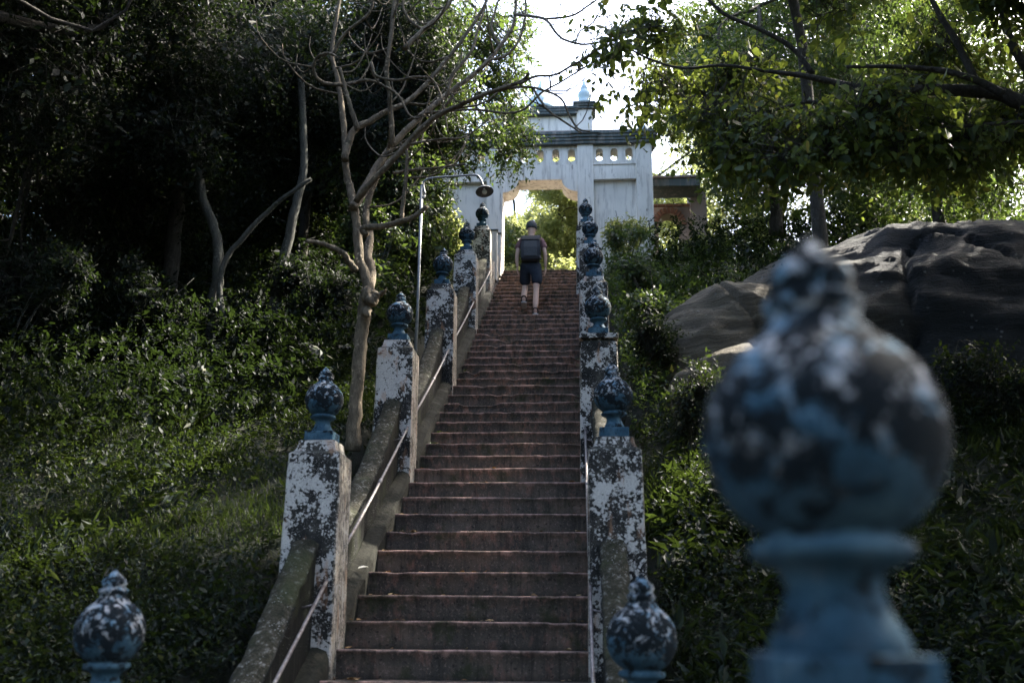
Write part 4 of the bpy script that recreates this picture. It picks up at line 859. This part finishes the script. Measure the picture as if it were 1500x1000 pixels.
x, y = scatter(2600, -5.5, -.5, 4.5, 11, r0, clump(1.0, .1, 44)); tag(weeds('ferns', x, y, r0, .13, 7, M['leaf_weed'], T_LONG, .14), 'scattered ferny tufts on the left grass slope', 'ferns')
x, y = scatter(1500, 2.3, 6, 4.5, 11, r0, clump(1.0, .1, 45)); tag(weeds('ferns', x, y, r0, .14, 7, M['leaf_weed'], T_LONG, .2), 'scattered ferny tufts on the right slope', 'ferns')
# weeds and moss tufts along the stair edges
n = 900; k = r0.integers(10, 42, n); sd_ = r0.random(n) < .6; x = np.where(sd_, r0.uniform(-.02, .14, n)**1.0, r0.uniform(W-.10, W+.02, n)); y = Y0+k*T_+r0.uniform(.2, .34, n)
p = np.stack([x, y, k*R_+.005], 1); keep = snoise(p, 2.5, 33) > .1; p = p[keep]; u = r0.normal(size=(len(p), 3))*.5; u[:, 2] = 1
pos, ld, up, sz, d, ll = sprigs(p, u, 6, .05, .028, r0, .1, .8)
tag(link('stair_weeds', leaves_mesh('stair_weeds', pos, ld, up, sz, T_SMALL, r0), M['leaf_mid']), 'small weeds and moss rooted along the edges of the steps', 'weeds', None, 'stuff')
# dry leaves and grit lying on the treads
n = 420; k = r0.integers(-2, 42, n); x = np.where(r0.random(n) < .5, r0.uniform(0, W, n), np.where(r0.random(n) < .6, r0.uniform(.02, .25, n), r0.uniform(W-.2, W, n)))
p = np.stack([x, Y0+k*T_+r0.uniform(.03, .31, n), k*R_+.008], 1); a = r0.uniform(0, 6.28, n)
tag(link('dry_leaves', leaves_mesh('dry_leaves', p, np.stack([np.cos(a), np.sin(a), 0*a+.15], 1), np.tile([0, 0, 1.], (n, 1))+r0.normal(size=(n, 3))*.25, r0.uniform(.03, .07, n), T_BROAD, r0), mat_leaf('dry_leaf_litter', [(0, (.09, .05, .025)), (.6, (.2, .12, .06)), (1, (.35, .27, .15))], .1, (.2, .1, .03), .8, .1)), 'dry brown leaves scattered on the steps', 'leaves', None, 'stuff')
# dry leaf on the kerb
lf = np.array([at(545, 789, 7.9)]); lf[0][2] = float(nos(7.9))+.10; lf[0][0] = -.06
tag(link('fallen_leaf', leaves_mesh('fallen_leaf', lf, np.array([[.8, .3, .25]]), np.array([[0, -.4, 1.]]), np.array([.085]), T_BROAD, r0), mat_simple('pale_dry_leaf', (.5, .48, .42), (.7, .68, .6), 9)), 'pale fallen leaf lying on the left kerb', 'leaf')

# ------------------------------------------------------------------ walker
def skin_obj(name, V, E, Rr, mat, parent, root=0, sub=2):
    me = bpy.data.meshes.new(name); me.from_pydata(V, E, []); me.update(); me.materials.append(mat)
    o = bpy.data.objects.new(name, me); COL.objects.link(o); o.parent = parent
    sk = o.modifiers.new('skin', 'SKIN'); sk.use_smooth_shade = True
    lay = me.skin_vertices[0] if len(me.skin_vertices) else None
    if lay is None:
        bm = bmesh.new(); bm.from_mesh(me); bm.verts.layers.skin.verify(); bm.to_mesh(me); bm.free(); lay = me.skin_vertices[0]
    for i_, r in enumerate(Rr):
        lay.data[i_].radius = r if isinstance(r, tuple) else (r, r); lay.data[i_].use_root = (i_ == root)
    sb = o.modifiers.new('sub', 'SUBSURF'); sb.levels = sub; sb.render_levels = sub
    return o
SI = 29; fx = .845
pe = empty('person', (fx, Y0+SI*T_+.035, SI*R_+.004), 'person walking up the steps, burgundy t-shirt, dark shorts, black trainers, grey cap', 'person')
pe.scale = (1.04,)*3
skin = mat_simple('skin', (.52, .33, .25), (.62, .42, .33), 12, .6, .001); cloth = mat_simple('burgundy_cotton', (.15, .075, .08), (.21, .12, .125), 30, .9, .002)
navy = mat_simple('navy_cotton', (.014, .02, .032), (.028, .038, .055), 26, .9, .002); packm = mat_simple('charcoal_nylon', (.014, .016, .02), (.035, .038, .044), 60, .7, .001)
black = mat_simple('black_mesh', (.008, .008, .009), (.02, .02, .022), 50, .8, .001); sole = mat_simple('white_rubber', (.42, .42, .42), (.55, .55, .54), 20, .6, .001); hairm = mat_simple('grey_knit', (.05, .055, .06), (.11, .115, .12), 60, .9, .002)
# joints: right leg straight and planted (left and right as the walker's own)
V = [(-.01, .16, .98), (-.01, .19, 1.12), (-.01, .22, 1.28), (-.01, .24, 1.42), (-.01, .255, 1.52), (-.008, .27, 1.585), (-.006, .29, 1.67), (-.006, .29, 1.77),
     (.085, .15, .93), (.088, .15, .72), (.085, .14, .52), (.082, .10, .38), (.078, .06, .22), (.075, .035, .095), (.078, .06, .05), (.085, .16, .03),
     (-.10, .17, .95), (-.112, .28, .80), (-.122, .36, .67), (-.125, .27, .53), (-.128, .16, .41), (-.128, .09, .325), (-.128, .13, .275), (-.130, .24, .225),
     (.17, .235, 1.44), (.215, .20, 1.32), (.238, .17, 1.19), (.248, .19, 1.07), (.246, .225, .94),
     (-.19, .235, 1.44), (-.235, .20, 1.32), (-.255, .17, 1.19), (-.262, .17, 1.07), (-.250, .19, .94)]
E = [(0, 1), (1, 2), (2, 3), (3, 4), (4, 5), (5, 6), (6, 7), (0, 8), (8, 9), (9, 10), (10, 11), (11, 12), (12, 13), (13, 14), (14, 15), (0, 16), (16, 17), (17, 18), (18, 19), (19, 20), (20, 21), (21, 22), (22, 23), (3, 24), (24, 25), (25, 26), (26, 27), (27, 28), (3, 29), (29, 30), (30, 31), (31, 32), (32, 33)]
Rr = [(.11, .08), (.095, .07), (.12, .08), (.11, .08), .055, .055, (.09, .105), (.07, .085), .085, .080, .056, .055, .058, .034, .036, .026, .085, .080, .056, .055, .058, .034, .036, .026,
      .05, .044, .038, .034, .024, .05, .044, .038, .034, .024]
body = skin_obj('body', V, E, Rr, skin, pe)
# hands with curled fingers
def hand(w0, sgn, d=(0, .12, -1)):
    d = np.array(d, float); d /= np.linalg.norm(d); w0 = np.array(w0); s = np.array([sgn, 0, 0.]); f_ = np.array([0, 1, 0.])
    V = [tuple(w0), tuple(w0+d*.05), tuple(w0+d*.085)]; E = [(0, 1), (1, 2)]; R_2 = [(.022, .024), (.020, .036), (.016, .036)]
    for k, (o, l) in enumerate(((-.028, .075), (-.010, .085), (.010, .08), (.028, .062))):
        b = w0+d*.08+f_*o; i0 = len(V); V += [tuple(b), tuple(b+d*l*.5-s*.008), tuple(b+d*l*.85-s*.028)]; E += [(2, i0), (i0, i0+1), (i0+1, i0+2)]; R_2 += [.0095, .0088, .007]
    b = w0+d*.035+f_*.034; i0 = len(V); V += [tuple(b), tuple(b+d*.035+f_*.018-s*.01), tuple(b+d*.062+f_*.018-s*.022)]; E += [(1, i0), (i0, i0+1), (i0+1, i0+2)]; R_2 += [.012, .0105, .008]
    skin_obj('hand', V, E, R_2, skin, pe, 0, 1)
hand((.246, .225, .95), 1); hand((-.250, .19, .95), -1)
skin_obj('shirt', [(-.01, .155, .86), (-.01, .175, 1.06), (-.01, .22, 1.28), (-.01, .24, 1.42), (-.01, .25, 1.49), (.165, .238, 1.45), (.218, .205, 1.33), (.228, .20, 1.27), (-.185, .238, 1.45), (-.238, .205, 1.33), (-.248, .20, 1.27)],
         [(0, 1), (1, 2), (2, 3), (3, 4), (3, 5), (5, 6), (6, 7), (3, 8), (8, 9), (9, 10)], [(.165, .125), (.16, .118), (.158, .115), (.135, .10), (.075, .07), .072, .068, .064, .072, .068, .064], cloth, pe)
skin_obj('shorts', [(-.01, .16, 1.05), (-.01, .155, .95), (.088, .15, .88), (.098, .15, .72), (.098, .148, .575), (-.102, .18, .90), (-.116, .29, .78), (-.126, .36, .64)],
         [(0, 1), (1, 2), (2, 3), (3, 4), (1, 5), (5, 6), (6, 7)], [(.17, .125), (.172, .13), .112, .108, .102, .112, .108, .100], navy, pe)
for pts, nm in (([(.0745, .005, .055), (.078, .07, .052), (.085, .17, .035)], 0), ([(-.128, .07, .300), (-.128, .14, .262), (-.130, .25, .222)], 1)):
    V3 = [(p_[0], p_[1]-.02*(i_ == 0), p_[2]) for i_, p_ in enumerate(pts)]+[(pts[0][0], pts[0][1]+.03, pts[0][2]+.06)]
    s1 = skin_obj('shoe', V3, [(0, 1), (1, 2), (0, 3)], [(.050, .052), (.052, .044), (.040, .028), (.048, .048)], black, pe)
    skin_obj('sole', [(p_[0], p_[1]-.02*(i_ == 0), p_[2]-.036) for i_, p_ in enumerate(pts)], [(0, 1), (1, 2)], [(.054, .017), (.054, .016), (.044, .012)], sole, s1)
# ears, nose, cap
head = np.array([-.006, .295, 1.70])
bm = bmesh.new(); bmesh.ops.create_uvsphere(bm, u_segments=24, v_segments=16, radius=1)
for v_ in bm.verts: v_.co = Vector((v_.co.x*.100, v_.co.y*.122, v_.co.z*.122))
for v_ in list(bm.verts):
    if v_.co.z < -.045: v_.co.z = -.045-.0*(v_.co.z)
link('knit_cap', bm_mesh('knit_cap', bm, True), hairm, pe, tuple(head+np.array([0, -.002, .045])))
skin_obj('ear', [(.083, .285, 1.66), (.090, .275, 1.685)], [(0, 1)], [(.008, .012), (.008, .015)], skin, pe, 0, 1); skin_obj('ear', [(-.095, .285, 1.66), (-.102, .275, 1.685)], [(0, 1)], [(.008, .012), (.008, .015)], skin, pe, 0, 1)
skin_obj('nose', [(-.006, .375, 1.675), (-.006, .398, 1.655)], [(0, 1)], [.010, .014], skin, pe, 0, 1)
bp = empty('backpack', (fx-.01, Y0+SI*T_+.035, SI*R_+1.0), 'charcoal roll-top backpack with a rigid back panel worn by the walker', 'backpack')
bp.scale = (1.1, 1.12, 1.06)
def taper(name, secs, mat, parent, bev=.012):
    bm = bmesh.new(); rows = []
    for (z, hw, y0, y1) in secs: rows.append([bm.verts.new(c) for c in ((-hw, y0, z), (hw, y0, z), (hw, y1, z), (-hw, y1, z))])
    for a, b in zip(rows, rows[1:]):
        for k in range(4): bm.faces.new((a[k], a[(k+1) % 4], b[(k+1) % 4], b[k]))
    bm.faces.new(rows[0]); bm.faces.new(rows[-1]); bmesh.ops.recalc_face_normals(bm, faces=bm.faces)
    bmesh.ops.bevel(bm, geom=list(bm.edges), offset=bev, segments=2, affect='EDGES'); return link(name, bm_mesh(name, bm), mat, parent)
taper('pack_body', [(.02, .125, -.03, .09), (.06, .155, -.07, .09), (.25, .165, -.075, .12), (.42, .15, -.03, .15), (.50, .165, .02, .14), (.515, .165, .03, .13)], packm, bp)
taper('front_panel', [(.085, .105, -.088, -.06), (.25, .112, -.092, -.06), (.38, .105, -.062, -.035)], mat_simple('grey_pack_panel', (.03, .032, .036), (.055, .058, .064), 60, .6, .001), bp, .008)
taper('top_flap', [(.40, .152, -.052, .05), (.47, .16, -.012, .05), (.505, .172, .012, .06)], packm, bp, .008)
for s_ in (-1, 1):
    tube_obj('strap', [(s_*.10, .10, .50), (s_*.115, .20, .535), (s_*.12, .33, .46), (s_*.13, .345, .30), (s_*.16, .23, .16), (s_*.15, .09, .10)], .016, packm, bp, 6)
    tube_obj('side_strap', [(s_*.168, -.02, .10), (s_*.178, .0, .26), (s_*.166, .04, .42)], .006, black, bp, 6)
